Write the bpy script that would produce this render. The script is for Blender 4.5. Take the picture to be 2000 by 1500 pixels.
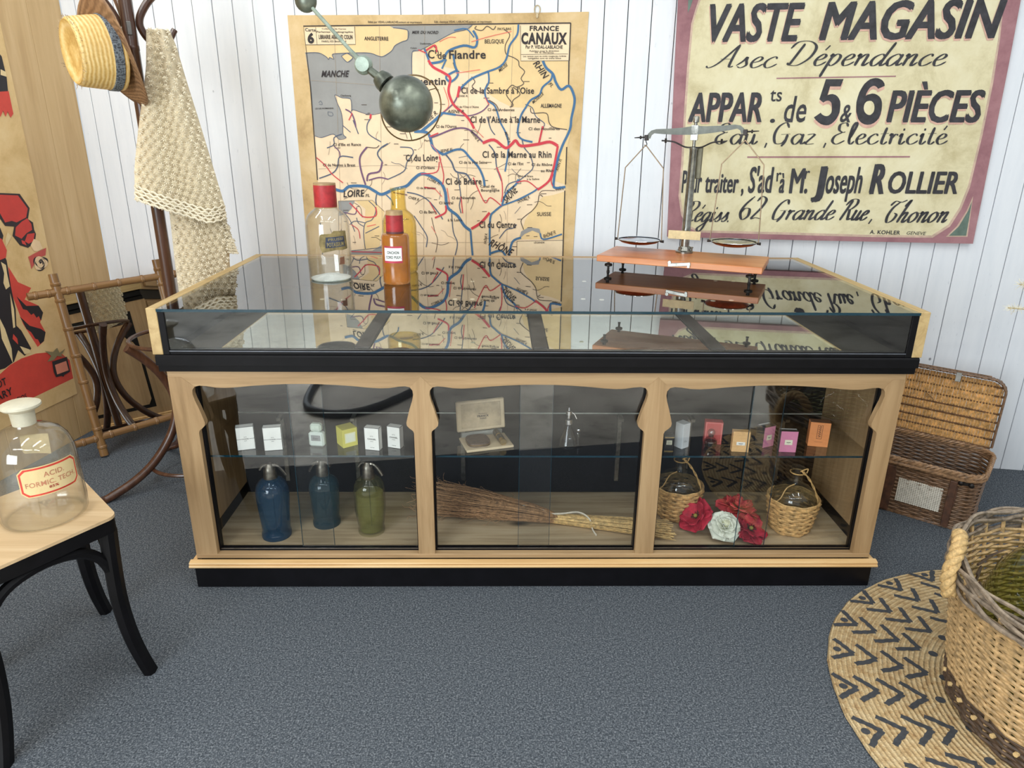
import bpy, math, random
from mathutils import Vector, Matrix
V=Vector; PI=math.pi
random.seed(11)
for o in list(bpy.data.objects): bpy.data.objects.remove(o)
SC=bpy.context.scene; COL=SC.collection

# ------------------------------------------------------------ camera, light, exposure
def look(yaw,pitch,roll):
    f=V((math.sin(yaw)*math.cos(pitch),math.cos(yaw)*math.cos(pitch),-math.sin(pitch)))
    rt=V((math.cos(yaw),-math.sin(yaw),0)); up=rt.cross(f)
    r2=rt*math.cos(roll)+up*math.sin(roll); u2=-rt*math.sin(roll)+up*math.cos(roll)
    return Matrix((r2,u2,-f)).transposed()
cd=bpy.data.cameras.new('camera'); cam=bpy.data.objects.new('camera',cd); COL.objects.link(cam)
cam.matrix_world=Matrix.Translation((-.1259,-1.9948,1.4314)) @ look(.0199,.3411,.0100).to_4x4()
cd.sensor_fit='HORIZONTAL'; cd.sensor_width=36; cd.lens=36*1369.15/2000; cd.clip_start=.05
SC.camera=cam
SC.view_settings.view_transform='Standard'; SC.view_settings.look='None'; SC.view_settings.gamma=1; SC.view_settings.use_curve_mapping=False
SC.view_settings.exposure=-0.20
w=bpy.data.worlds.new('world'); SC.world=w; w.use_nodes=True
w.node_tree.nodes['Background'].inputs[0].default_value=(.88,.95,1,1)
w.node_tree.nodes['Background'].inputs[1].default_value=.76
def area(name,loc,tgt,sx,sy,power,col=(1,1,1)):
    l=bpy.data.lights.new(name,'AREA'); l.shape='RECTANGLE'; l.size=sx; l.size_y=sy; l.energy=power; l.color=col
    o=bpy.data.objects.new(name,l); COL.objects.link(o); o.location=loc
    d=V(tgt)-V(loc); o.rotation_euler=d.to_track_quat('-Z','Y').to_euler(); return o
WARM=(.97,1.0,.985)
for i,(x,y) in enumerate(((-1.3,-1.0),(.05,-1.0),(1.4,-1.0))):
    area('ceiling_tube_and_fill',(x,y,2.95),(x,y,0),.12,1.4,16,WARM)
for x,y in ((-1.6,-2.6),(0,-2.8),(1.7,-2.6)):
    area('ceiling_tube_and_fill',(x,y,2.95),(x,y,0),1.4,.16,20,WARM)
area('shop_window_light',(-2.7,-4.6,1.6),(-.7,1.2,.8),2.2,1.8,190,(.84,.93,1))
area('ceiling_tube_and_fill',(-2.0,.2,2.95),(-1.9,.3,0),.12,1.4,20,WARM)  # added fill, not a known tube: brightens the counter end in the bamboo mirror
for x in (-1.2,.9): area('added_front_fill',(x,-2.5,2.6),(x,-2.5,0),.5,.5,30,(1,.98,.94)).data.spread=math.radians(75)  # added fill lamps, no known fitting: brighten the concrete mirrored in the panes

# ------------------------------------------------------------ materials
def lin(c):
    return tuple(((v/255)/12.92 if v/255<=.04045 else ((v/255+.055)/1.055)**2.4) for v in c)+(1,)
MATS={}
class NT:
    def __init__(s,name):
        m=bpy.data.materials.new(name); m.use_nodes=True; s.m=m; s.t=m.node_tree; s.b=s.t.nodes['Principled BSDF']; s.out=s.t.nodes['Material Output']
    def n(s,typ,**k):
        x=s.t.nodes.new(typ)
        for a,b in k.items(): setattr(x,a,b)
        return x
    def l(s,a,b): s.t.links.new(a,b)
    def coord(s,scale=(1,1,1),rot=(0,0,0),kind='Object'):
        tc=s.n('ShaderNodeTexCoord'); mp=s.n('ShaderNodeMapping'); mp.inputs['Scale'].default_value=scale; mp.inputs['Rotation'].default_value=rot
        s.l(tc.outputs[kind],mp.inputs[0]); return mp.outputs[0]
    def noise(s,vec,scale,detail=4,rough=.6,dist=0):
        x=s.n('ShaderNodeTexNoise'); x.inputs['Scale'].default_value=scale; x.inputs['Detail'].default_value=detail; x.inputs['Roughness'].default_value=rough; x.inputs['Distortion'].default_value=dist
        s.l(vec,x.inputs['Vector']); return x.outputs[0]
    def ramp(s,fac,stops):
        r=s.n('ShaderNodeValToRGB'); e=r.color_ramp.elements
        while len(e)<len(stops): e.new(.5)
        for i,(p,c) in enumerate(stops): e[i].position=p; e[i].color=lin(c)
        s.l(fac,r.inputs[0]); return r.outputs[0]
    def mix(s,fac,a,b,typ='MIX'):
        x=s.n('ShaderNodeMix',data_type='RGBA',blend_type=typ)
        for k,v in ((0,fac),(6,a),(7,b)):
            if hasattr(v,'is_output'): s.l(v,x.inputs[k])
            else: x.inputs[k].default_value=v if k==0 else (lin(v) if max(v)>1.001 else tuple(v)+(1,))
        return x.outputs[2]
    def math(s,op,a,b=None):
        x=s.n('ShaderNodeMath',operation=op)
        for k,v in ((0,a),(1,b)):
            if v is None: continue
            if hasattr(v,'is_output'): s.l(v,x.inputs[k])
            else: x.inputs[k].default_value=v
        return x.outputs[0]
    def bump(s,h,st=.3,dist=.002):
        b=s.n('ShaderNodeBump'); b.inputs['Strength'].default_value=st; b.inputs['Distance'].default_value=dist
        s.l(h,b.inputs['Height']); s.l(b.outputs[0],s.b.inputs['Normal'])
    def base(s,c): s.l(c,s.b.inputs['Base Color']) if hasattr(c,'is_output') else setattr(s.b.inputs['Base Color'],'default_value',lin(c))
def flat(name,c,rough=.6,metal=0,var=.12,scale=25,bump=0,spec=.5):
    """plain finish with a little uneven wear"""
    if name in MATS: return MATS[name]
    t=NT(name); v=t.coord(); n=t.noise(v,scale,5,.65)
    d=tuple(max(0,x*(1-var)) for x in c); l=tuple(min(255,x*(1+var*.7)) for x in c)
    t.base(t.ramp(n,[(.3,d),(.7,l)])); t.b.inputs['Roughness'].default_value=rough; t.b.inputs['Metallic'].default_value=metal
    t.b.inputs['Specular IOR Level'].default_value=spec
    if bump: t.bump(t.noise(v,scale*6,4),bump,.003)
    MATS[name]=t.m; return t.m
def wood(name,lo,mid,hi,axis=2,rough=.55,knots=.5,sc=1.0,bump=.08):
    """grain runs along local axis"""
    if name in MATS: return MATS[name]
    t=NT(name); s=[26*sc]*3; s[axis]=1.6*sc; v=t.coord(tuple(s)); v2=t.coord((1,1,1))
    g=t.noise(v,1.0,6,.65,.6); big=t.noise(t.coord(tuple(3.0 if i!=axis else 1.0 for i in range(3))),1.0,3)
    c=t.ramp(g,[(.25,lo),(.5,mid),(.75,hi)])
    c=t.mix(t.ramp(big,[(.35,(0,0,0)),(.7,(110,110,110))]),c,lo)
    if knots:
        ks=[7.0]*3; ks[axis]=3.2
        vo=t.n('ShaderNodeTexVoronoi'); vo.inputs['Scale'].default_value=1; t.l(t.coord(tuple(ks)),vo.inputs['Vector'])
        k=t.ramp(vo.outputs['Distance'],[(.05,(255,255,255)),(.16,(0,0,0))]); gate=t.ramp(t.noise(v2,4.3,1),[(.52,(0,0,0)),(.6,(255,255,255))])
        kk=t.mix(1.0,k,gate,'MULTIPLY')
        c=t.mix(t.math('MULTIPLY',kk,knots),c,tuple(x*.45 for x in lo))
    t.base(c); t.b.inputs['Roughness'].default_value=rough
    if bump: t.bump(g,bump,.002)
    MATS[name]=t.m; return t.m
def glass(name,tint=(.97,.985,.98),f0=.04,edge=0.0,rough=0.0,body=0,bodyc=(200,205,200)):
    """clear pane: mirror-like share by angle, the rest passes straight through"""
    if name in MATS: return MATS[name]
    t=NT(name); t.t.nodes.remove(t.b)
    lw=t.n('ShaderNodeLayerWeight'); lw.inputs[0].default_value=.5
    p5=t.math('POWER',lw.outputs['Facing'],5.0); f=t.math('ADD',t.math('MULTIPLY',p5,1-f0),f0)
    tr=t.n('ShaderNodeBsdfTransparent'); gl=t.n('ShaderNodeBsdfGlossy'); gl.inputs['Roughness'].default_value=rough
    tr.inputs[0].default_value=tuple(tint)+(1,)
    if edge:
        p2=t.math('POWER',lw.outputs['Facing'],3.0)
        t.l(t.mix(t.math('MULTIPLY',p2,edge),tuple(tint),tuple(x*.35 for x in tint)),tr.inputs[0])
    if body:
        df=t.n('ShaderNodeBsdfDiffuse'); df.inputs[0].default_value=lin(bodyc); m2=t.n('ShaderNodeMixShader'); m2.inputs[0].default_value=body; t.l(tr.outputs[0],m2.inputs[1]); t.l(df.outputs[0],m2.inputs[2]); tr=m2
    mx=t.n('ShaderNodeMixShader'); t.l(f,mx.inputs[0]); t.l(tr.outputs[0],mx.inputs[1]); t.l(gl.outputs[0],mx.inputs[2]); t.l(mx.outputs[0],t.out.inputs[0])
    MATS[name]=t.m; return t.m
def paneface(name,tint,f0=.043):
    """outer face of a thin pane: reflection of both its surfaces together"""
    t=NT(name); t.t.nodes.remove(t.b); lw=t.n('ShaderNodeLayerWeight'); lw.inputs[0].default_value=.5
    r=t.math('ADD',t.math('MULTIPLY',t.math('POWER',lw.outputs['Facing'],5.0),1-f0),f0); f=t.math('DIVIDE',t.math('MULTIPLY',r,2.0),t.math('ADD',r,1.0))
    tr=t.n('ShaderNodeBsdfTransparent'); gl=t.n('ShaderNodeBsdfGlossy'); gl.inputs['Roughness'].default_value=0; tr.inputs[0].default_value=tuple(tint)+(1,)
    mx=t.n('ShaderNodeMixShader'); t.l(f,mx.inputs[0]); t.l(tr.outputs[0],mx.inputs[1]); t.l(gl.outputs[0],mx.inputs[2]); t.l(mx.outputs[0],t.out.inputs[0]); return t.m
def clearm(name):
    t=NT(name); t.t.nodes.remove(t.b); tr=t.n('ShaderNodeBsdfTransparent'); t.l(tr.outputs[0],t.out.inputs[0]); return t.m
def mirrorm(name,c,rough=.0):
    if name in MATS: return MATS[name]
    t=NT(name); n=t.noise(t.coord(),9,3); t.base(t.ramp(n,[(.3,tuple(x*.95 for x in c)),(.7,c)])); t.b.inputs['Metallic'].default_value=1; t.b.inputs['Roughness'].default_value=rough
    MATS[name]=t.m; return t.m

PINE_V=wood('pine upright grain',(136,107,71),(170,138,98),(188,158,117),2)
PINE_H=wood('pine level grain',(138,109,73),(172,140,100),(190,160,119),0)
PINE_D=wood('pine depth grain',(154,126,80),(188,160,110),(206,180,130),1)
SHELFPINE=wood('bare pine board',(132,110,80),(190,168,134),(208,190,158),0,.6,1.0)
BLACK=flat('black paint',(15,14,17),.42,0,.25,14,0,.2)
BLACKS=flat('satin black stain',(14,13,15),.45,0,.3,18,.06,.15)
PANE=paneface('pane face',(.97,.98,.975)); TOPG=paneface('counter top face',(.97,.985,.978)); CLR=clearm('pane inner side'); EDGE=glass('green glass edge',(.10,.28,.34),.06,0,0,.5,(26,72,88))
TRAYM=mirrorm('old tray mirror',(236,242,230),.010); MIRR=mirrorm('wall mirror silver',(226,228,224))
STEEL=flat('brushed steel',(170,172,172),.28,1,.12,40); CHROME=flat('chrome',(200,202,206),.14,1,.05,40); NICKEL=flat('worn nickel',(150,148,140),.32,1,.2,50); BRASS=flat('dull brass',(176,150,96),.35,1,.2,50); COPPER=flat('copper',(190,122,88),.3,1,.15,60); IRON=flat('dark iron',(52,48,46),.45,.8,.3,60)
BENT=wood('dark bentwood',(46,27,18),(76,47,32),(102,68,48),2,.3,0,1.4,.03)
BAMB=wood('stained bamboo',(88,60,34),(132,96,58),(160,122,78),0,.35,0,1.2,.03); BAMBV=wood('stained bamboo upright',(88,60,34),(130,94,54),(160,122,76),2,.35,0,1.2,.03)

# ------------------------------------------------------------ mesh builder
class MB:
    def pane(s,x0,x1,y0,y1,z0,z1,face,m):
        s.mat(CLR); b=len(s.f); s.box(x0,x1,y0,y1,z0,z1); s.mat(m); s.m[b+{'x-':0,'x+':1,'y-':2,'y+':3,'z-':4,'z+':5}[face]]=s.cur; return s
    def __init__(s): s.v=[]; s.f=[]; s.m=[]; s.mats=[]; s.cur=0
    def mat(s,m):
        if m not in s.mats: s.mats.append(m)
        s.cur=s.mats.index(m); return s
    def add(s,vs,fs,M=None):
        b=len(s.v); s.v+=[(M@V(p) if M else V(p)) for p in vs]
        for f in fs: s.f.append([i+b for i in f]); s.m.append(s.cur)
        return s
    def box(s,x0,x1,y0,y1,z0,z1,M=None,bev=0):
        if bev<=0:
            vs=[(x,y,z) for x in (x0,x1) for y in (y0,y1) for z in (z0,z1)]
            return s.add(vs,[(0,1,3,2),(4,6,7,5),(0,4,5,1),(2,3,7,6),(0,2,6,4),(1,5,7,3)],M)
        b=min(bev,(x1-x0)/2.01,(y1-y0)/2.01,(z1-z0)/2.01); vs=[];idx={}
        for ix,x in enumerate((x0,x1)):
            for iy,y in enumerate((y0,y1)):
                for iz,z in enumerate((z0,z1)):
                    sx=b if ix==0 else -b; sy=b if iy==0 else -b; sz=b if iz==0 else -b
                    for k,p in enumerate(((x,y+sy,z+sz),(x+sx,y,z+sz),(x+sx,y+sy,z))): idx[ix,iy,iz,k]=len(vs); vs.append(p)
        fs=[]
        for a in (0,1):
            fs.append([idx[a,0,0,0],idx[a,0,1,0],idx[a,1,1,0],idx[a,1,0,0]]); fs.append([idx[0,a,0,1],idx[1,a,0,1],idx[1,a,1,1],idx[0,a,1,1]]); fs.append([idx[0,0,a,2],idx[0,1,a,2],idx[1,1,a,2],idx[1,0,a,2]])
            for c in (0,1):
                fs.append([idx[a,c,0,0],idx[a,c,1,0],idx[a,c,1,1],idx[a,c,0,1]]); fs.append([idx[a,0,c,0],idx[a,1,c,0],idx[a,1,c,2],idx[a,0,c,2]]); fs.append([idx[0,a,c,1],idx[1,a,c,1],idx[1,a,c,2],idx[0,a,c,2]])
                for d in (0,1): fs.append([idx[a,c,d,0],idx[a,c,d,1],idx[a,c,d,2]])
        return s.add(vs,fs,M)
    def tube(s,pts,r,n=8,closed=False,cap=True,M=None,flat=None):
        pts=[V(p) for p in pts]; N=len(pts); R=r if isinstance(r,(list,tuple)) else [r]*N
        vs=[];fs=[]; up=None
        for i,p in enumerate(pts):
            a=pts[(i-1)%N] if closed or i>0 else p; b=pts[(i+1)%N] if closed or i<N-1 else p
            t=(b-a); t=t.normalized() if t.length>1e-9 else V((0,0,1))
            if up is None:
                up=V((0,0,1)) if abs(t.z)<.9 else V((1,0,0))
            u=(up-t*up.dot(t)); u=u.normalized() if u.length>1e-6 else t.orthogonal().normalized()
            w=t.cross(u); up=u
            for k in range(n):
                an=2*PI*k/n; ru=R[i]; rw=R[i]*(flat if flat else 1)
                vs.append(p+u*math.cos(an)*ru+w*math.sin(an)*rw)
        m=N if closed else N-1
        for i in range(m):
            for k in range(n):
                a=i*n+k; b=i*n+(k+1)%n; c=((i+1)%N)*n+(k+1)%n; d=((i+1)%N)*n+k
                fs.append((a,b,c,d))
        if cap and not closed:
            fs.append(tuple(range(n-1,-1,-1))); fs.append(tuple((N-1)*n+k for k in range(n)))
        return s.add(vs,fs,M)
    def lathe(s,prof,n=32,M=None,cap0=True,cap1=True,wob=None):
        vs=[];fs=[]
        for j,(r,z) in enumerate(prof):
            for k in range(n):
                a=2*PI*k/n; rr=r*(wob(a,z) if wob else 1); vs.append((rr*math.cos(a),rr*math.sin(a),z))
        for j in range(len(prof)-1):
            for k in range(n):
                fs.append((j*n+k,j*n+(k+1)%n,(j+1)*n+(k+1)%n,(j+1)*n+k))
        if cap0 and prof[0][0]>1e-5: fs.append(tuple(range(n-1,-1,-1)))
        if cap1 and prof[-1][0]>1e-5: fs.append(tuple((len(prof)-1)*n+k for k in range(n)))
        return s.add(vs,fs,M)
    def prism(s,poly,fn,d0,d1):
        """polygon in (u,v) pushed from depth d0 to d1; fn(u,v,d)->point"""
        n=len(poly); vs=[fn(u,v,d0) for u,v in poly]+[fn(u,v,d1) for u,v in poly]
        fs=[tuple(range(n-1,-1,-1)),tuple(range(n,2*n))]+[(i,(i+1)%n,n+(i+1)%n,n+i) for i in range(n)]
        return s.add(vs,fs)
    def poly(s,pts): return s.add(pts,[tuple(range(len(pts)))])
    def grid(s,fn,nu,nv,closeu=False):
        vs=[fn(i/(nu if closeu else nu-1),j/(nv-1)) for j in range(nv) for i in range(nu)]; fs=[]
        for j in range(nv-1):
            for i in range(nu if closeu else nu-1): fs.append((j*nu+i,j*nu+(i+1)%nu,(j+1)*nu+(i+1)%nu,(j+1)*nu+i))
        return s.add(vs,fs)
    def ball(s,c,r,n=12,m=8,M=None,sc=(1,1,1)):
        pr=[(max(1e-6,math.sin(PI*j/m)),-math.cos(PI*j/m)) for j in range(m+1)]
        T=Matrix.Translation(c)@Matrix.Diagonal((r*sc[0],r*sc[1],r*sc[2],1))
        return s.lathe(pr,n,(M@T) if M else T,False,False)
    def build(s,name,mat=None,parent=None,smooth=35):
        me=bpy.data.meshes.new(name); me.from_pydata([tuple(p) for p in s.v],[],s.f)
        if mat is not None and not s.mats: s.mats=[mat]
        for m in s.mats: me.materials.append(m)
        if len(s.mats)>1: me.polygons.foreach_set('material_index',s.m)
        if smooth:
            me.polygons.foreach_set('use_smooth',[True]*len(s.f)); me.set_sharp_from_angle(angle=math.radians(smooth))
        me.update(); o=bpy.data.objects.new(name,me); COL.objects.link(o)
        if parent: o.parent=parent
        return o
def tag(o,label=None,cat=None,group=None,kind=None):
    for k,v in (('label',label),('category',cat),('group',group),('kind',kind)):
        if v: o[k]=v
    return o
def thing(name,label,cat,loc=(0,0,0),rot=(0,0,0),group=None):
    o=bpy.data.objects.new(name,None); COL.objects.link(o); o.location=loc; o.rotation_euler=rot; o.empty_display_size=.05
    return tag(o,label,cat,group)
def struct(o): o['kind']='structure'; return o
def cr(pts,k=6,closed=False):
    """smooth curve through points"""
    P=[V(p) for p in pts]; n=len(P); out=[]
    for i in range(n if closed else n-1):
        a=P[(i-1)%n] if closed or i>0 else P[i]; b=P[i]; c=P[(i+1)%n]; d=P[(i+2)%n] if closed or i<n-2 else c
        for j in range(k):
            t=j/k; out.append(.5*((2*b)+(c-a)*t+(2*a-5*b+4*c-d)*t*t+(3*b-a-3*c+d)*t**3))
    if not closed: out.append(P[-1])
    return out
def frame(x,y,z):
    return Matrix((V(x),V(y),V(z))).transposed()
def basis(d):
    d=V(d).normalized(); return d.to_track_quat('Z','Y').to_matrix().to_4x4()
# ------------------------------------------------------------ lettering
_tc={}
def glyphs(s,bold):
    k=(s,round(bold,3))
    if k in _tc: return _tc[k]
    c=bpy.data.curves.new('t','FONT'); c.body=s; c.size=1; c.offset=bold; c.resolution_u=3; c.fill_mode='FRONT'; c.space_character=1+max(0,bold)*3.2
    o=bpy.data.objects.new('t',c); COL.objects.link(o); dg=bpy.context.evaluated_depsgraph_get(); dg.update()
    me=bpy.data.meshes.new_from_object(o.evaluated_get(dg)); vs=[(v.co.x,v.co.y) for v in me.vertices]; fs=[tuple(p.vertices) for p in me.polygons]
    bpy.data.objects.remove(o); bpy.data.curves.remove(c); bpy.data.meshes.remove(me)
    _tc[k]=(vs,fs); return _tc[k]
CAP=max(y for x,y in glyphs('H',0)[0])
def letter(mb,s,cx,cy,w,h,rot,shear,bold,fn,dx=0,dy=0,nrm=None):
    """text centred on (cx,cy): width w, capital height h, turned by rot degrees; fn(u,v)->point"""
    fat=max(0,bold) if nrm is not None and s!='.' and bold>.022 else 0
    vs,fs=glyphs(s,bold-fat)
    if not vs: return
    x0=min(p[0] for p in vs); x1=max(p[0] for p in vs); sx=w/max(1e-6,x1-x0+shear*CAP*.6*(h/CAP)/max(w,1e-6)*0); sy=h/CAP; r=math.radians(rot); c,sn=math.cos(r),math.sin(r)
    for k,(ox,oy) in enumerate(((0,0),(-1,.5),(1,-.5),(-.6,-.6),(.6,.6)) if fat>.003 else ((0,0),)):
        out=[]
        for x,y in vs:
            u=(x-(x0+x1)/2)*sx*(1-2*fat/max(.3,x1-x0))+shear*(y*sy-h/2)+ox*fat*sx*1.05; v=y*sy-h/2+oy*fat*sy*.8
            q=fn(cx+dx+u*c-v*sn,cy+dy+u*sn+v*c); out.append(q+nrm*(k*.00004) if nrm is not None else q)
        mb.add(out,fs)
def ribbon(mb,pts,wd,fn,k=4,smooth=True):
    P=cr([(x,y,0) for x,y in pts],k) if smooth and len(pts)>2 else [V((x,y,0)) for x,y in pts]
    L=[];n=len(P)
    for i,p in enumerate(P):
        t=P[min(n-1,i+1)]-P[max(0,i-1)]; t=t.normalized() if t.length>1e-9 else V((1,0,0)); q=V((-t.y,t.x,0)); ww=wd(t,i/(n-1)) if callable(wd) else wd
        L.append((p+q*ww/2,p-q*ww/2))
    vs=[fn(a.x,a.y) for ab in L for a in ab]
    mb.add(vs,[(2*i,2*i+1,2*i+3,2*i+2) for i in range(n-1)])
SCRIPT={
'a':(1.0,[[(.78,.8),(.5,1),(.15,.75),(.05,.35),(.25,0),(.5,.1),(.77,.6)],[(.82,1),(.76,.3),(.85,.02),(1.1,.25)]]),
'c':(.85,[[(.7,.8),(.5,1),(.15,.7),(.08,.3),(.3,0),(.6,.1),(.85,.35)]]),
'e':(.8,[[(.1,.45),(.5,.6),(.62,.85),(.42,1),(.15,.7),(.1,.3),(.3,0),(.6,.1),(.85,.35)]]),
'é':(.8,[[(.1,.45),(.5,.6),(.62,.85),(.42,1),(.15,.7),(.1,.3),(.3,0),(.6,.1),(.85,.35)],[(.5,1.75),(.35,1.35)]]),
's':(.75,[[(0,.2),(.3,.6),(.45,.98),(.5,.65),(.62,.25),(.35,0),(.08,.12)]]),
'p':(.95,[[(.05,.8),(.2,1),(.15,0),(.12,-1)],[(.15,.6),(.45,1),(.75,.8),(.7,.3),(.45,0),(.2,.15)]]),
'n':(1.0,[[(0,.8),(.15,1),(.15,0)],[(.15,.5),(.45,.95),(.65,.9),(.65,.2),(.75,0),(1,.3)]]),
'd':(1.0,[[(.75,.8),(.5,1),(.15,.75),(.05,.35),(.25,0),(.5,.1),(.75,.6)],[(.95,2.0),(.8,.9),(.74,.25),(.85,0),(1.1,.25)]]),
'u':(1.0,[[(0,.8),(.12,1),(.1,.3),(.3,0),(.6,.3),(.7,1)],[(.7,1),(.66,.2),(.8,0),(1.05,.3)]]),
'i':(.5,[[(0,.7),(.15,1),(.12,.2),(.25,0),(.5,.3)],[(.2,1.5),(.2,1.3)]]),
'r':(.65,[[(0,.8),(.15,1),(.15,0)],[(.15,.5),(.4,.95),(.6,.85)]]),
'g':(1.0,[[(.75,.8),(.5,1),(.15,.75),(.05,.35),(.25,0),(.5,.1),(.75,.6)],[(.8,1),(.72,0),(.6,-.8),(.25,-1),(0,-.7),(.4,-.3),(1.05,.25)]]),
'h':(1.0,[[(0,1.5),(.3,2.1),(.2,1.2),(.12,0)],[(.12,.5),(.45,.95),(.65,.85),(.6,.2),(.75,0),(1,.3)]]),
'o':(.9,[[(.45,1),(.12,.75),(.05,.35),(.3,0),(.65,.2),(.75,.65),(.45,1)],[(.5,.95),(.9,.85)]]),
'z':(.8,[[(.05,.92),(.6,.95),(.05,.05),(.7,.05)]]),
'l':(.5,[[(.05,.3),(.38,1.7),(.3,2.1),(.12,1.6),(.1,.4),(.28,0),(.5,.3)]]),
't':(.55,[[(.28,1.6),(.15,.3),(.3,0),(.55,.25)],[(-.08,1.0),(.52,1.05)]]),
'A':(1.5,[[(-.35,.15),(-.1,0),(.4,.5),(1.15,2.1)],[(1.15,2.1),(1.1,1),(1.15,.1),(1.4,.15)],[(.35,.8),(1.2,.8)]]),
'D':(1.7,[[(.5,1.9),(.35,1),(.2,.1)],[(-.3,1.5),(0,2.05),(.8,2.1),(1.4,1.6),(1.35,.7),(.8,.05),(.2,.05),(0,.25)]]),
'E':(1.15,[[(1.0,1.7),(.8,2.05),(.4,1.9),(.4,1.4),(.7,1.15),(.9,1.2)],[(.7,1.15),(.2,.8),(.1,.3),(.45,0),(1,.35)]]),
'G':(1.4,[[(1.1,1.6),(.8,2.1),(.3,1.7),(.1,.9),(.3,.1),(.8,.1),(1.1,.6)],[(.6,.95),(1.3,1.0)],[(1.1,.95),(1.0,.2),(.8,-.2)]]),
'R':(1.3,[[(.35,2.0),(.2,1),(.05,0)],[(-.2,1.5),(.2,2.05),(.9,2.05),(1.1,1.6),(.75,1.15),(.3,1.05)],[(.55,1.1),(.8,.5),(1.0,.05),(1.3,.2)]]),
'T':(1.25,[[(-.2,1.6),(.1,2.0),(.7,1.9),(1.2,2.1)],[(.65,1.95),(.2,1.4),(.1,.6),(.4,0),(.85,.2),(.95,.7),(.6,.9)]]),
'6':(1.0,[[(.85,2.0),(.3,1.3),(.1,.6),(.4,0),(.8,.3),(.75,.9),(.35,.95),(.12,.6)]]),
'2':(1.0,[[(.1,1.6),(.4,2.0),(.8,1.7),(.6,1),(.05,.1),(.4,.15),(.9,.05)]]),
'.':(.35,[[(.1,.12),(.1,-.05)]]),',':(.4,[[(.12,.12),(.05,-.35)]]),' ':(.5,[])}
def script(mb,s,x,y,w,xh,rot,shear,wt,fn):
    W=sum(SCRIPT[c][0] for c in s)+.08*len(s); sx=w/W; r=math.radians(rot); c,sn=math.cos(r),math.sin(r); pen=0
    def f(u,v): return fn(x+u*c-v*sn,y+u*sn+v*c)
    kk=0
    for ch in s:
        adv,st=SCRIPT[ch]
        for L in st:
            kk+=1; g_=lambda u,v,kk=kk:f(u,v)+WN*(.00003*(kk%8))
            pts=[((pen+a)*sx+shear*b*xh,b*xh) for a,b in L]
            ribbon(mb,pts,lambda t,u:wt*(.22+.95*abs(t.y)**1.6)*(1 if .04<u<.96 else .6),g_,5)
        pen+=adv+.08
MP=[('peach',[-994,1869,169,1869,170,1640,172,1385,168,1227,167,1137,169,840,-994,796,-989,1225,-988,1435,-987,1626]),('sea',[-999,1765,-938,1765,-903,1749,-893,1738,-887,1746,-868,1739,-874,1758,-842,1762,-762,1764,-699,1762,-648,1748,-604,1770,-587,1791,-555,1806,-530,1815,-529,1851,-592,1860,-607,1867,-245,1867,-272,1850,-332,1837,-417,1798,-479,1771,-511,1764,-516,1675,-555,1647,-592,1612,-640,1526,-714,1512,-794,1532,-801,1525,-803,1576,-839,1581,-855,1586,-875,1593,-867,1561,-852,1525,-847,1481,-849,1429,-835,1414,-869,1406,-896,1428,-952,1413,-985,1420,-987,1626]),('buff',[-994,1869,-607,1867,-592,1858,-529,1851,-530,1815,-555,1806,-587,1791,-604,1770,-648,1748,-699,1762,-762,1764,-842,1762,-874,1758,-868,1739,-887,1746,-893,1738,-903,1749,-938,1765,-1000,1765]),('buff',[-833,1751,-806,1762,-781,1745,-807,1727]),('buff',[-456,1781,-417,1798,-332,1837,-272,1850,-245,1867,-45,1868,-38,1729,163,1728,169,1633,198,1599,203,1557,191,1474,169,1456,109,1466,63,1487,8,1543,-75,1546,-129,1570,-175,1598,-179,1688,-251,1678,-312,1695,-366,1706,-427,1733]),('buff',[166,1197,117,1181,70,1173,43,1142,-7,1071,-22,1016,-46,980,166,987]),('buff',[190,1470,169,1456,151,1381,128,1322,123,1241,168,1227,172,1385]),('sea',[-894,1132,-813,1136,-833,1098,-860,1073,-895,1064]),('buff',[-813,1136,-728,1140,-672,1090,-706,923,-785,904,-764,1099]),('sea',[-855,902,-742,906,-680,941,-683,875,-857,869]),('sea',[-26,1016,10,1037,58,1031,66,1007,26,1022,-10,1005,-34,981]),('cream',[-40,1863,171,1865,165,1728,-37,1728]),('cream',[-993,1865,-764,1867,-764,1797,-995,1797]),('cream',[-44,972,166,983,167,904,-45,895])]
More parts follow.
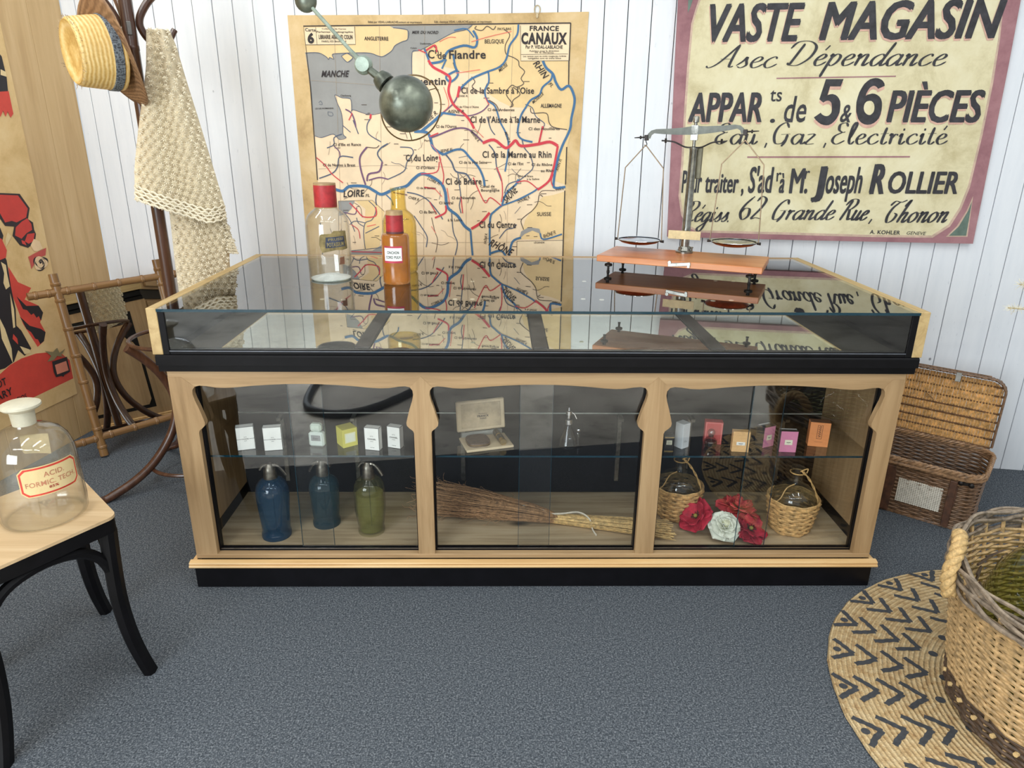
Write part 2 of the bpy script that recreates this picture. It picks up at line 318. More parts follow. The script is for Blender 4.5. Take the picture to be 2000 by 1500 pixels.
MS=[('ink',4.3,[169,1870,-997,1871,-987,1626,-988,1435,-989,1225]),('ink',4.3,[169,1870,168,1727]),('ink',4.3,[167,1727,169,1636]),('ink',4.3,[170,1385,170,1227]),('ink',4.3,[168,1201,169,840]),('ink',4.3,[-992,1029,-994,796]),('ink',1.7,[-40,1863,-37,1728,165,1728]),('ink',1.3,[-36,1753,162,1754]),('ink',1.7,[-764,1867,-764,1797,-995,1797]),('ink',1.3,[-941,1866,-941,1797]),('ink',1.7,[-44,972,166,983]),('ink',1.7,[-44,972,-45,895]),('ink',1.3,[-894,1132,-728,1140,-672,1090]),('ink',1.3,[-894,1132,-910,867]),('grid',1.3,[-857,1869,-893,867]),('grid',1.3,[-653,1867,-692,874]),('grid',1.3,[-453,1865,-490,881]),('grid',1.3,[-257,1863,-288,888]),('grid',1.3,[-71,1861,-94,895]),('grid',1.3,[-988,1654,-556,1626]),('grid',1.3,[-981,1275,-619,1296,137,1282]),('grid',1.3,[-636,946,-46,968]),('coast',2.6,[-999,1765,-938,1765,-903,1749,-893,1738,-887,1746,-868,1739,-874,1758,-842,1762,-762,1764,-699,1762,-648,1748,-604,1770,-587,1791,-555,1806,-530,1815,-529,1851,-592,1860]),('coast',2.6,[-833,1751,-806,1762,-781,1745,-807,1727,-833,1751]),('coast',2.6,[-245,1867,-272,1850,-332,1837,-417,1798,-479,1771,-511,1764,-516,1675]),('coast',2.6,[-640,1526,-714,1512,-794,1532,-801,1525,-803,1576,-839,1581,-855,1586,-875,1593,-867,1561,-852,1525,-847,1481,-849,1429,-835,1414,-869,1406,-896,1428,-952,1413,-985,1420]),('coast',1.7,[-954,1561,-943,1568,-938,1553,-952,1555]),('coast',1.7,[-914,1523,-893,1519,-893,1506,-912,1508,-914,1523]),('thin',3.4,[-227,1863,-234,1853,-204,1846,-182,1862,-156,1849,-145,1862]),('thin',3.4,[-108,1848,-85,1828,-104,1789,-100,1755,-70,1742,-47,1728,-43,1708,-20,1687,-35,1660,-23,1640,-53,1626,-76,1633,-99,1598,-68,1556,-83,1546]),('thin',3.4,[-251,1667,-236,1647,-248,1626,-206,1605,-182,1640]),('thin',3.4,[-175,1574,-144,1556,-129,1528]),('thin',3.4,[-75,1546,-68,1574,-38,1598,-69,1626]),('thin',3.4,[8,1543,16,1522,77,1522,89,1487,109,1466,169,1456]),('thin',3.4,[-14,1025,-27,1063,-7,1087,24,1111,47,1142,54,1180,70,1173]),('thin',2.6,[54,1184,70,1199,124,1200]),('thin',3.4,[116,1226,132,1208,147,1219]),('thin',3.4,[-331,1723,-320,1695,-304,1688]),('thin',3.4,[-417,1791,-395,1764,-403,1750]),('blue',7.7,[-49,1867,-54,1828,-85,1788,-100,1735,-129,1705,-177,1688]),('blue',6.9,[-177,1688,-175,1647,-192,1612,-183,1574,-148,1549,-125,1486,-101,1443,-88,1400,-91,1341,-102,1278]),('blue',10.3,[57,1728,72,1701,101,1677,114,1646,138,1616,170,1631,191,1599,197,1564,186,1502,181,1456,150,1388,130,1322,117,1234,125,1212,170,1217]),('blue',7.7,[99,1677,92,1653,59,1626,45,1595,8,1574,-14,1543,-35,1507,-47,1443,-28,1415,19,1404]),('dark',3.4,[-15,1557,16,1543,32,1508,70,1480,56,1455]),('blue',12.9,[-911,1187,-869,1178,-834,1200,-758,1201,-717,1183,-680,1167,-624,1190,-562,1206,-527,1237,-490,1261,-449,1254,-399,1224,-378,1182,-369,1117,-322,1079,-292,1036,-262,1014]),('blue',8.6,[-262,1014,-258,954,-251,873]),('dark',4.3,[-351,1109,-344,1007,-325,952,-343,878]),('dark',5.1,[-980,1233,-914,1257,-887,1285,-871,1331,-808,1328]),('purp',4.3,[-871,1327,-873,1353,-896,1376]),('red',4.3,[-985,1325,-945,1291,-915,1253,-865,1215]),('purp',7.7,[-756,1208,-772,1263,-778,1309,-770,1340,-739,1374]),('thin',3.4,[-739,1374,-698,1371,-681,1382]),('purp',7.7,[-748,1225,-738,1256,-687,1269,-670,1311]),('dark',6.0,[-670,1311,-691,1344,-673,1371,-639,1390]),('purp',6.0,[-739,1229,-688,1242,-647,1235]),('dark',4.3,[-647,1235,-571,1271,-553,1312,-523,1350,-534,1373,-583,1376]),('dark',5.1,[-559,1179,-509,1170,-461,1146,-413,1092,-393,1061]),('purp',5.1,[-625,1177,-559,1167]),('dark',5.1,[-705,1168,-711,1140,-708,1117]),('blue',5.1,[-659,1165,-635,1142,-628,1119]),('dark',4.3,[-530,1074,-498,1027,-470,979,-476,931]),('thin',2.6,[-446,1068,-432,1005,-420,965,-430,908]),('blue',12.0,[-515,1443,-459,1440,-442,1418,-428,1374,-382,1346]),('blue',9.4,[-382,1346,-333,1366,-294,1367,-262,1335,-223,1295,-201,1250,-195,1214]),('blue',12.0,[-483,1443,-426,1484,-382,1521]),('blue',8.6,[-382,1521,-323,1513]),('purp',6.0,[-382,1521,-330,1563,-298,1619,-251,1661]),('blue',8.6,[-298,1622,-251,1659,-177,1688]),('dark',6.9,[-374,1349,-346,1315,-327,1275,-279,1264,-259,1234]),('dark',4.3,[-319,1275,-312,1218,-306,1165,-313,1126,-306,1091]),('purp',6.9,[-436,1418,-404,1429,-332,1455,-277,1457,-238,1434,-199,1398]),('dark',5.1,[-175,1391,-148,1355,-140,1296,-118,1237]),('red',4.3,[-140,1296,-118,1244,-113,1184,-118,1146]),('dark',4.3,[-104,1184,-88,1222,-49,1238]),('purp',5.1,[-323,1513,-260,1510,-206,1528,-175,1556]),('red',3.4,[-175,1556,-190,1584]),('dark',4.3,[-183,1507,-167,1457,-148,1432]),('dark',4.3,[-28,1415,-16,1379,8,1350,24,1299,-2,1269,-41,1238]),('blue',8.6,[-41,1246,-53,1223,-96,1184,-115,1131]),('blue',8.6,[-115,1131,-150,1103,-168,1079,-172,1004,-170,876]),('blue',9.4,[-170,912,-117,926,-86,895,-66,968,-26,989]),('blue',6.9,[62,1011,79,984,162,1010]),('blue',6.9,[-118,1129,-48,1155,23,1191,50,1210]),('dark',4.3,[-127,982,-95,1022,-63,1031,-47,1047]),('blue',8.6,[-456,1778,-438,1733]),('blue',9.4,[-439,1720,-377,1730,-353,1767,-284,1789,-235,1782,-225,1815,-242,1846]),('blue',8.6,[-330,1757,-323,1712,-311,1674,-344,1647,-363,1668,-316,1692]),('blue',6.9,[-381,1699,-361,1736]),('blue',5.1,[-238,1820,-272,1853,-324,1847]),('red',10.3,[-440,1733,-420,1706,-374,1683,-345,1661,-354,1612,-341,1570,-322,1545,-288,1520,-261,1492,-241,1457]),('red',10.3,[-304,1629,-314,1584]),('red',6.9,[-449,1771,-409,1791,-403,1764]),('red',4.3,[-483,1774,-449,1761]),('redthin',2.6,[-390,1804,-348,1821,-317,1820]),('redthin',2.6,[-250,1803,-175,1822,-78,1841]),('redthin',2.6,[-320,1681,-213,1695]),('redthin',2.6,[-375,1626,-353,1556,-378,1527]),('redthin',2.6,[-238,1456,-199,1420]),('red',5.1,[-444,1422,-404,1437]),('redthin',2.6,[-437,1389,-406,1352,-394,1322]),('red',12.0,[-203,1397,-152,1411,-101,1378,-74,1393,-55,1409,-31,1387,42,1395,95,1405,131,1389]),('red',9.4,[131,1389,124,1344,114,1293,96,1241,46,1202]),('red',7.7,[63,1469,48,1401]),('red',4.3,[46,1206,-2,1239,-49,1232]),('red',11.1,[-172,1097,-212,1052,-258,1022]),('red',7.7,[-430,1067,-380,1092,-377,1124]),('red',4.3,[-247,1250,-224,1197,-192,1140,-168,1164,-118,1129]),('red',4.3,[-490,1261,-416,1271,-403,1315]),('red',4.3,[-402,1337,-384,1262,-389,1217]),('red',6.0,[-475,1203,-426,1197]),('redthin',3.4,[-426,1197,-394,1163]),('red',4.3,[-305,1165,-298,1091]),('redthin',3.4,[-369,1202,-358,1125]),('redthin',2.6,[-448,1028,-428,997]),('red',4.3,[114,1271,106,1241,114,1219]),('red',4.3,[-453,1138,-421,1084]),('red',8.6,[-712,1514,-716,1495]),('dark',4.3,[-716,1495,-733,1467,-727,1430,-671,1397]),('purp',6.0,[-830,1534,-803,1518,-789,1481,-787,1459]),('dark',4.3,[-797,1488,-776,1430]),('red',4.3,[-817,1488,-799,1518]),('dark',3.4,[-848,1466,-813,1437]),('dark',4.3,[-855,1429,-893,1413,-896,1383,-931,1368]),('red',5.1,[-839,1125,-807,1094,-775,1063,-715,1069,-713,1109]),('purp',4.3,[-806,1106,-817,1074,-868,1081]),('dark',3.4,[-745,1136,-713,1101,-733,1052,-768,1035,-780,986,-776,913]),('red',3.4,[-838,1025,-805,1002,-799,961]),('dark',3.4,[-768,1035,-819,1042,-846,1025]),('dark',3.4,[-778,1019,-803,1034,-810,1058]),('redthin',3.4,[-717,1029,-761,1019]),('dark',3.4,[-771,987,-736,1004,-701,1021]),('dark',2.6,[-846,902,-680,924]),('red',3.4,[-847,898,-690,899]),('dark',3.4,[-876,1085,-845,1049,-823,993]),('grid',1.9,[-683,1442,-693,1424,-691,1405]),('thin',1.9,[-125,1091,-118,1072,-118,1052,-126,1033,-128,1012]),('grid',1.9,[-97,1068,-99,1089,-106,1107]),('grid',1.9,[-856,1164,-870,1178,-889,1187,-911,1190,-926,1204]),('grid',1.9,[-926,1337,-921,1357,-916,1377,-914,1396]),('grid',1.9,[-489,1413,-486,1394,-483,1375]),('coast',1.9,[-408,1150,-402,1169,-403,1189]),('grid',1.9,[-14,1165,-32,1155,-52,1150]),('thin',1.9,[-288,1395,-302,1381,-311,1363]),('grid',1.9,[-831,974,-826,954,-826,933]),('thin',1.9,[-191,979,-170,982,-152,992,-132,1000]),('thin',1.9,[-628,1395,-645,1384,-664,1373]),('grid',1.9,[-585,1492,-564,1490,-546,1481]),('thin',1.9,[-353,1266,-339,1251,-319,1246]),('grid',1.9,[-334,968,-351,981,-371,987,-383,1004,-402,1013]),('thin',1.9,[-152,1285,-134,1294,-116,1303,-98,1313]),('grid',1.9,[-500,1366,-484,1379,-477,1397]),('grid',1.9,[-678,1212,-665,1229,-661,1249,-668,1267]),('thin',1.9,[-365,956,-385,947,-407,944,-428,948,-449,952]),('grid',1.9,[-505,987,-526,992,-545,1000]),('grid',1.9,[-112,1222,-117,1241,-125,1258,-136,1274,-147,1291]),('thin',1.9,[33,1148,54,1152,73,1145,90,1134,110,1133]),('thin',1.9,[-237,1254,-256,1260,-277,1260,-295,1248]),('thin',1.9,[-946,1005,-939,986,-934,966,-938,944]),('thin',1.9,[-776,1164,-760,1179,-745,1195,-729,1210,-724,1230]),('thin',1.9,[-228,1441,-246,1450,-266,1451,-286,1449]),('coast',1.9,[-628,1312,-609,1304,-588,1303,-571,1292,-553,1283]),('coast',1.9,[-72,1291,-59,1277,-43,1265,-37,1247,-29,1229]),('thin',1.9,[-889,1004,-894,983,-899,962,-894,942]),('thin',1.9,[-548,1412,-553,1430,-562,1447,-570,1464]),('thin',1.9,[-213,1496,-212,1478,-217,1460,-225,1442,-233,1425]),('thin',1.9,[-511,1342,-521,1324,-534,1308]),('coast',1.9,[-313,1334,-293,1338,-273,1341,-254,1334]),('thin',1.9,[-311,1265,-296,1252,-283,1237,-265,1228,-244,1229]),('thin',1.9,[-250,1167,-247,1148,-252,1128,-261,1109]),('thin',1.9,[-867,1141,-847,1150,-828,1162,-812,1178]),('thin',1.9,[-321,1220,-313,1238,-298,1253]),('thin',1.9,[-779,1177,-797,1188,-819,1189,-837,1199,-845,1217]),('thin',1.9,[-274,1137,-268,1157,-257,1174,-240,1187,-221,1195]),('coast',1.9,[-30,1127,-43,1111,-56,1096]),('thin',1.9,[-30,1292,-43,1277,-54,1260,-53,1241]),('thin',1.9,[-31,1261,-51,1266,-71,1268,-90,1259]),('grid',1.9,[-476,967,-488,984,-504,997,-526,1001]),('thin',1.9,[-444,1153,-465,1157,-486,1151,-505,1140,-521,1126]),('thin',1.9,[-782,1060,-784,1080,-786,1101,-799,1116,-818,1126]),('thin',1.9,[-743,968,-720,969,-702,958,-681,952]),('thin',2.6,[-165,1202,-139,1202]),('thin',2.6,[-14,1157,6,1158]),('thin',2.6,[-204,1150,-184,1150]),('thin',2.6,[-394,1556,-370,1556]),('thin',2.6,[-411,1615,-397,1615]),('thin',2.6,[-22,1487,-6,1488]),('thin',2.6,[-217,1046,-200,1046]),('thin',2.6,[-519,1365,-507,1365]),('thin',2.6,[-23,1648,2,1648]),('thin',2.6,[-754,1553,-729,1553]),('thin',2.6,[-73,1504,-54,1504]),('thin',2.6,[-432,1149,-417,1149]),('thin',2.6,[-66,947,-43,947]),('thin',2.6,[33,995,50,996]),('thin',2.6,[-44,1071,-24,1072]),('thin',2.6,[-826,1216,-799,1216]),('thin',2.6,[-613,1199,-586,1199]),('thin',2.6,[-294,1636,-274,1636]),('thin',2.6,[-675,1036,-651,1037]),('thin',2.6,[-619,1008,-597,1009]),('thin',2.6,[-583,1057,-556,1058]),('thin',2.6,[3,1035,25,1036]),('thin',2.6,[-198,1238,-179,1238]),('thin',2.6,[90,1421,102,1421]),('thin',2.6,[-183,1316,-163,1316]),('thin',2.6,[-299,1490,-285,1490]),('thin',2.6,[-874,1090,-847,1091]),('thin',2.6,[-199,1582,-173,1582]),('thin',2.6,[-68,1309,-57,1309]),('thin',2.6,[-50,1227,-29,1228]),('thin',2.6,[-930,1127,-918,1127]),('thin',2.6,[-419,1562,-402,1562]),('thin',2.6,[-1,1136,23,1137]),('thin',2.6,[-611,1389,-590,1389]),('thin',2.6,[-894,1368,-866,1369]),('thin',2.6,[-141,1047,-125,1047]),('thin',2.6,[-207,1101,-185,1102]),('thin',2.6,[-461,1541,-449,1541]),('thin',2.6,[-2,998,13,999]),('thin',2.6,[-140,1381,-119,1381]),('thin',2.6,[-54,1442,-34,1442]),('thin',2.6,[-660,1299,-648,1299]),('thin',2.6,[-644,1461,-617,1461]),('thin',2.6,[-805,1110,-792,1110]),('thin',2.6,[85,1549,97,1549]),('thin',2.6,[-726,976,-703,976]),('thin',2.6,[-4,1317,9,1318]),('thin',2.6,[-569,1341,-541,1341]),('thin',2.6,[-744,1491,-719,1491]),('thin',2.6,[-837,942,-820,943]),('thin',2.6,[-335,1194,-309,1195]),('thin',2.6,[-873,1039,-858,1040]),('thin',2.6,[-177,1642,-155,1642]),('thin',2.6,[-727,1518,-715,1518]),('thin',2.6,[-581,1433,-554,1433]),('thin',2.6,[-291,1410,-264,1410]),('thin',2.6,[-737,1512,-710,1512]),('thin',2.6,[60,1185,86,1186]),('thin',2.6,[-897,994,-872,995]),('thin',2.6,[-231,1059,-218,1060])]
MT=[('FRANCE',60,1851,122,17.5,-0.9,0,0.03),('CANAUX',60,1813,192,39.5,-0.6,0,0.045000000000000005),('Par P. VIDAL-LABLACHE',61,1781,156,12.5,-0.7,0,0.02),('Publiées sous la direction',62,1766,124,6.0,0.0,0,0.01),('de la librairie',62,1760,80,5.5,-1.4,0,0.01),('Les canaux sont en traits rouges,les rivières',64,1746,182,6.0,0.0,0,0.01),('navigables sont en traits bleus',64,1738,140,6.0,0.0,0,0.01),('Carte',-966,1856,48,12.0,-2.4,0,0.01),('6',-967,1823,30,36.7,-3.8,0,0.05),('Collection de Cartes',-858,1859,110,5.0,-1.0,0,0.01),('Parlantes de géographie',-855,1847,166,7.0,-0.7,0,0.01),('LIBRAIRIE ARMAND COLIN',-853,1827,154,15.6,-0.7,0,0.03),('PARIS,103 Boulevard',-862,1810,112,7.5,0.0,0,0.01),('Edité par VIDAL-LABLACHE,auteurs et imprimeurs',-583,1882,238,8.0,-1.0,0,0.01),('Edit. classique VIDAL-LABLACHE,auteurs et imprimeurs',-286,1880,246,8.0,-0.5,0,0.01),('ANGLETERRE',-669,1819,108,14.0,-1.1,0,0.02),('MER DU NORD',-450,1841,114,11.0,-1.0,0.3,0.02),('MANCHE',-866,1680,124,24.6,0.0,0.3,0.03),('BELGIQUE',-151,1804,82,15.0,0.0,0,0.01),('PAYS-BAS',-108,1851,58,9.0,0.0,0,0.01),('ALLEMAGNE',97,1552,90,15.0,0.0,0,0.02),('SUISSE',78,1097,64,16.0,1.8,0,0.01),('C',-427,1756,28,32.0,0.0,0,0.01),('l',-407,1765,4,15.0,0.0,0,0.01),('de',-380,1751,36,26.5,0.0,0,0.01),('Flandre',-268,1754,160,31.5,0.0,0,0.022),('St Quentin',-476,1649,222,28.0,0.0,0,0.022),("Cl de la Sambre à l'Oise",-137,1612,318,24.0,0.0,0,0.018000000000000002),("Cl de l'Aisne à la Marne",-103,1495,308,25.5,0.4,0,0.018000000000000002),('Cl de la Marne au Rhin',-50,1351,308,26.5,0.7,0,0.018000000000000002),('Cl du Loing',-483,1331,150,27.5,1.5,0,0.018000000000000002),('Cl de Briare',-292,1232,166,26.5,1.4,0,0.018000000000000002),('Cl du Centre',-135,1044,170,28.5,1.3,0,0.018000000000000002),('Canal de',-182,1213,66,11.0,1.7,0,0.014),('Bourgogne',-169,1196,84,11.0,1.4,0,0.014),('Cl du Nivernais',-293,1160,110,11.5,2.1,0,0.014),('Cl latéral',-375,1136,66,11.5,1.7,0,0.014),('à la Loire',-335,1060,68,11.5,1.7,0,0.014),('Cl du Berry',-462,1093,82,12.5,1.4,0,0.014),("Cl d'Orléans",-468,1289,86,11.5,1.3,0,0.014),('Cl de la Hte Seine',-247,1315,128,11.5,0.9,0,0.014),("Cl de l'Est",-54,1312,70,11.5,1.6,0,0.014),('Cl du Rhône',63,1310,92,11.5,1.2,0,0.014),('au Rhin',87,1285,56,11.5,2.0,0,0.014),('Cl des Ardennes',-121,1535,118,11.0,0.0,0,0.014),("Cl de l'Ourcq",-367,1465,92,11.5,1.2,0,0.014),('Cl des Houillères',69,1459,136,11.5,0.8,0,0.014),("Cl d'Ille et Rance",-833,1384,132,12.0,0.9,0,0.014),('Cl de Nantes à Brest',-878,1294,156,12.0,0.7,0,0.014),('LÉGENDE',59,969,48,7.0,2.4,0,0.014),('Cherbourg',-824,1591,48,7.5,0.0,0,0.014),('LES ILES NORMANDES',-929,1537,86,6.0,1.3,0,0.014),("Cl de l'Oise à l'Aisne",-270,1546,100,8.0,0.0,0,0.014),('Canal de Briare',-10,1260,70,7.5,0.0,0,0.014),('à la Saône',25,1248,56,7.5,2.0,0,0.014),('Cl de la Sauldre',-467,1200,90,8.5,1.3,0,0.014),('Dunkerque',-451,1798,46,6.0,0.0,0,0.014),('Calais',-504,1781,28,5.5,0.0,0,0.014),('Paris',-454,1405,28,8.0,0.0,0,0.014),('RHIN',50,1694,74,26.8,-51.6,0.2,0.016),('Fl.',95,1634,18,14.1,-40.6,0.3,0.01),('LOIRE',-815,1168,100,29.5,3.4,0.2,0.02),('FL',-748,1161,20,12.5,5.7,0.3,0.01),('RHÔNE',-117,941,112,32.2,-24.3,0.25,0.018000000000000002),('SAÔNE',-78,1179,75,30.2,46.1,0.25,0.016),('MEUSE',-113,1703,43,13.4,37.4,0.25,0.01),('MOSELLE',39,1583,58,12.0,40.8,0.25,0.01),('SEINE Fl.',-367,1365,57,11.6,8.1,0.25,0.01),('AISNE R.',-320,1527,78,13.0,0.0,0.25,0.01),('OISE R.',-435,1504,74,18.0,38.4,0.25,0.01),('MARNE R.',-236,1424,54,11.8,-51.0,0.25,0.01),('CHER R.',-526,1152,53,11.4,-13.0,0.25,0.01),('LOIRE Fl.',-429,1230,62,11.4,-24.9,0.25,0.01),('DOUBS R.',-15,1160,59,12.1,24.0,0.25,0.01),('RHÔNE Fl.',106,1008,60,16.2,21.4,0.25,0.01),('RHIN Fl.',138,1312,51,12.0,71.6,0.25,0.01),('MEUSE R.',-91,1421,49,11.2,-68.6,0.25,0.01),('RHIN Fl.',146,1206,38,9.1,6.0,0.25,0.01),('SAÔNE R.',-191,980,50,11.0,83.2,0.25,0.01),('OISE R.',-287,1590,42,7.5,0.0,0.25,0.01)]
SP=[('sign_purple',[593,2035,603,1707,616,1369,629,1015,1215,1018,1875,1024,1866,1385,1858,1702,1846,2010]),('sign_line',[726,2018,683,1973,666,1912,654,1858,652,1707,655,1541,662,1317,662,1191,681,1109,714,1058,758,1038,1123,1039,1476,1039,1715,1044,1773,1092,1801,1163,1816,1250,1820,1450,1817,1641,1807,1793,1789,1947,1758,1998]),('sign_cream',[733,2012,692,1973,674,1912,662,1858,661,1707,664,1541,671,1317,671,1191,689,1114,720,1066,761,1047,1121,1049,1474,1048,1709,1053,1765,1099,1793,1170,1807,1254,1812,1451,1808,1642,1800,1793,1782,1947,1754,1992]),('sign_line',[1765,1049,1798,1093,1822,1155,1835,1216,1848,1052]),('sign_green',[1776,1054,1806,1093,1828,1155,1835,1195,1842,1056]),('sign_green',[637,1897,633,1974,660,1974,646,1920]),('sign_shade',[1198,1642,1266,1642,1259,1615,1219,1615,1213,1583,1222,1586,1233,1586,1244,1583,1253,1578,1260,1569,1265,1559,1269,1546,1270,1532,1269,1519,1267,1505,1262,1493,1255,1483,1246,1475,1235,1469,1226,1468,1217,1469,1204,1473,1193,1480,1182,1488,1173,1498,1198,1517,1202,1511,1208,1508,1214,1504,1222,1503,1230,1505,1235,1511,1238,1517,1239,1526,1238,1537,1235,1547,1232,1553,1228,1558,1222,1561,1215,1561,1208,1558,1202,1555,1185,1567]),('sign_black',[1198,1654,1265,1654,1258,1627,1218,1627,1213,1595,1222,1598,1232,1599,1243,1596,1252,1590,1259,1582,1265,1572,1268,1559,1269,1545,1269,1531,1266,1518,1261,1506,1254,1496,1246,1488,1235,1482,1225,1481,1216,1482,1203,1486,1192,1493,1182,1501,1173,1511,1197,1529,1201,1524,1207,1520,1214,1517,1222,1516,1229,1518,1235,1524,1238,1530,1238,1539,1237,1549,1234,1560,1232,1566,1227,1571,1221,1574,1214,1574,1207,1571,1201,1567,1184,1579]),('sign_shade',[1424,1617,1422,1625,1417,1631,1411,1637,1403,1642,1394,1645,1385,1645,1374,1644,1364,1640,1355,1633,1346,1622,1339,1609,1333,1593,1330,1575,1328,1557,1330,1539,1333,1520,1338,1506,1345,1493,1352,1485,1361,1478,1372,1473,1384,1471,1397,1473,1407,1478,1416,1486,1423,1497,1426,1511,1428,1527,1427,1542,1424,1557,1419,1568,1411,1578,1402,1584,1392,1587,1382,1588,1374,1587,1365,1584,1359,1580,1360,1588,1363,1596,1366,1603,1370,1609,1375,1614,1381,1617,1387,1616,1393,1614,1397,1610,1401,1605]),('sign_black',[1423,1629,1421,1637,1416,1644,1410,1650,1402,1654,1393,1657,1384,1658,1373,1656,1364,1653,1354,1645,1345,1635,1338,1621,1332,1605,1329,1588,1327,1569,1329,1551,1332,1533,1338,1519,1344,1506,1352,1497,1360,1491,1371,1486,1383,1484,1396,1486,1406,1491,1415,1499,1422,1509,1426,1523,1427,1540,1426,1555,1423,1570,1418,1581,1410,1590,1401,1596,1391,1600,1381,1601,1373,1599,1365,1597,1358,1593,1359,1600,1362,1608,1365,1615,1369,1622,1374,1626,1380,1629,1386,1629,1392,1626,1397,1622,1400,1618]),('sign_cream',[1377,1574,1384,1573,1390,1568,1395,1561,1398,1552,1399,1542,1398,1533,1394,1527,1389,1522,1383,1521,1376,1523,1370,1527,1364,1533,1360,1541,1358,1548,1358,1557,1360,1565,1365,1571,1370,1573])]
SL=[(4.5,[1008,1657,1458,1664]),(6,[930,1354,1566,1364])]
ST=[('VASTE',893,1859,362,130.1,0.0,0.13,0.036,1),('MAGASIN',1476,1862,636,128.1,0.2,0.15,0.036,1),('APPAR',825,1547,296,108.2,0.4,0.06,0.036,1),('ts',1015,1597,46,50.4,0.0,0,0.01,0),('.',1013,1518,20,49.9,0.0,0,0.05,0),('de',1099,1542,86,96.4,1.3,0.08,0.012,0),('&',1297,1527,42,63.8,0.0,0.1,0.02,0),('PIÈCES',1626,1554,344,113.2,0.3,0.06,0.036,1),('Pour',714,1251,82,88.4,1.4,0.03,0.03,0),('traiter ,',850,1249,162,79.0,0.7,0.03,0.03,0),("S'ad",996,1263,96,100.8,1.2,0.03,0.03,0),('r',1067,1285,20,50.9,5.7,0.03,0.01,0),('à',1085,1254,22,80.2,0.0,0.03,0.03,0),('M',1143,1262,56,96.9,2.0,0.03,0.028,0),('r',1180,1295,18,47.4,0.0,0.03,0.01,0),('.',1182,1251,14,69.7,0.0,0,0.04,0),('J',1233,1267,44,103.7,2.6,0.08,0.04,0),('oseph',1330,1268,142,101.3,1.6,0.06,0.03,0),('R',1464,1275,58,112.6,2.0,0.08,0.045,0),('OLLIER',1637,1264,272,83.5,0.8,0.05,0.034,0),('A. KOHLER',1524,1061,120,15.2,0.0,0,0.02,0),('GENEVE',1647,1061,74,13.2,0.0,0.2,0.0,0)]
SCR=[('Asec',746,1697,255,40.2,-0.2,0.45,7),('Dépendance',1038,1704,588,41.4,-0.3,0.45,7.5),('Eau ,Gaz ,Electricité',789,1404,906,39.7,0.6,0.12,7),('Régiss.',688,1083,202,40.7,1.4,0.42,6.5),('62',917,1098,108,47.8,1.6,0.25,7.5),('Grande',1052,1100,256,39.8,1.6,0.42,7),('Rue ,',1334,1106,138,41.0,1.2,0.42,7),('Thonon',1508,1101,245,43.2,1.6,0.42,7)]
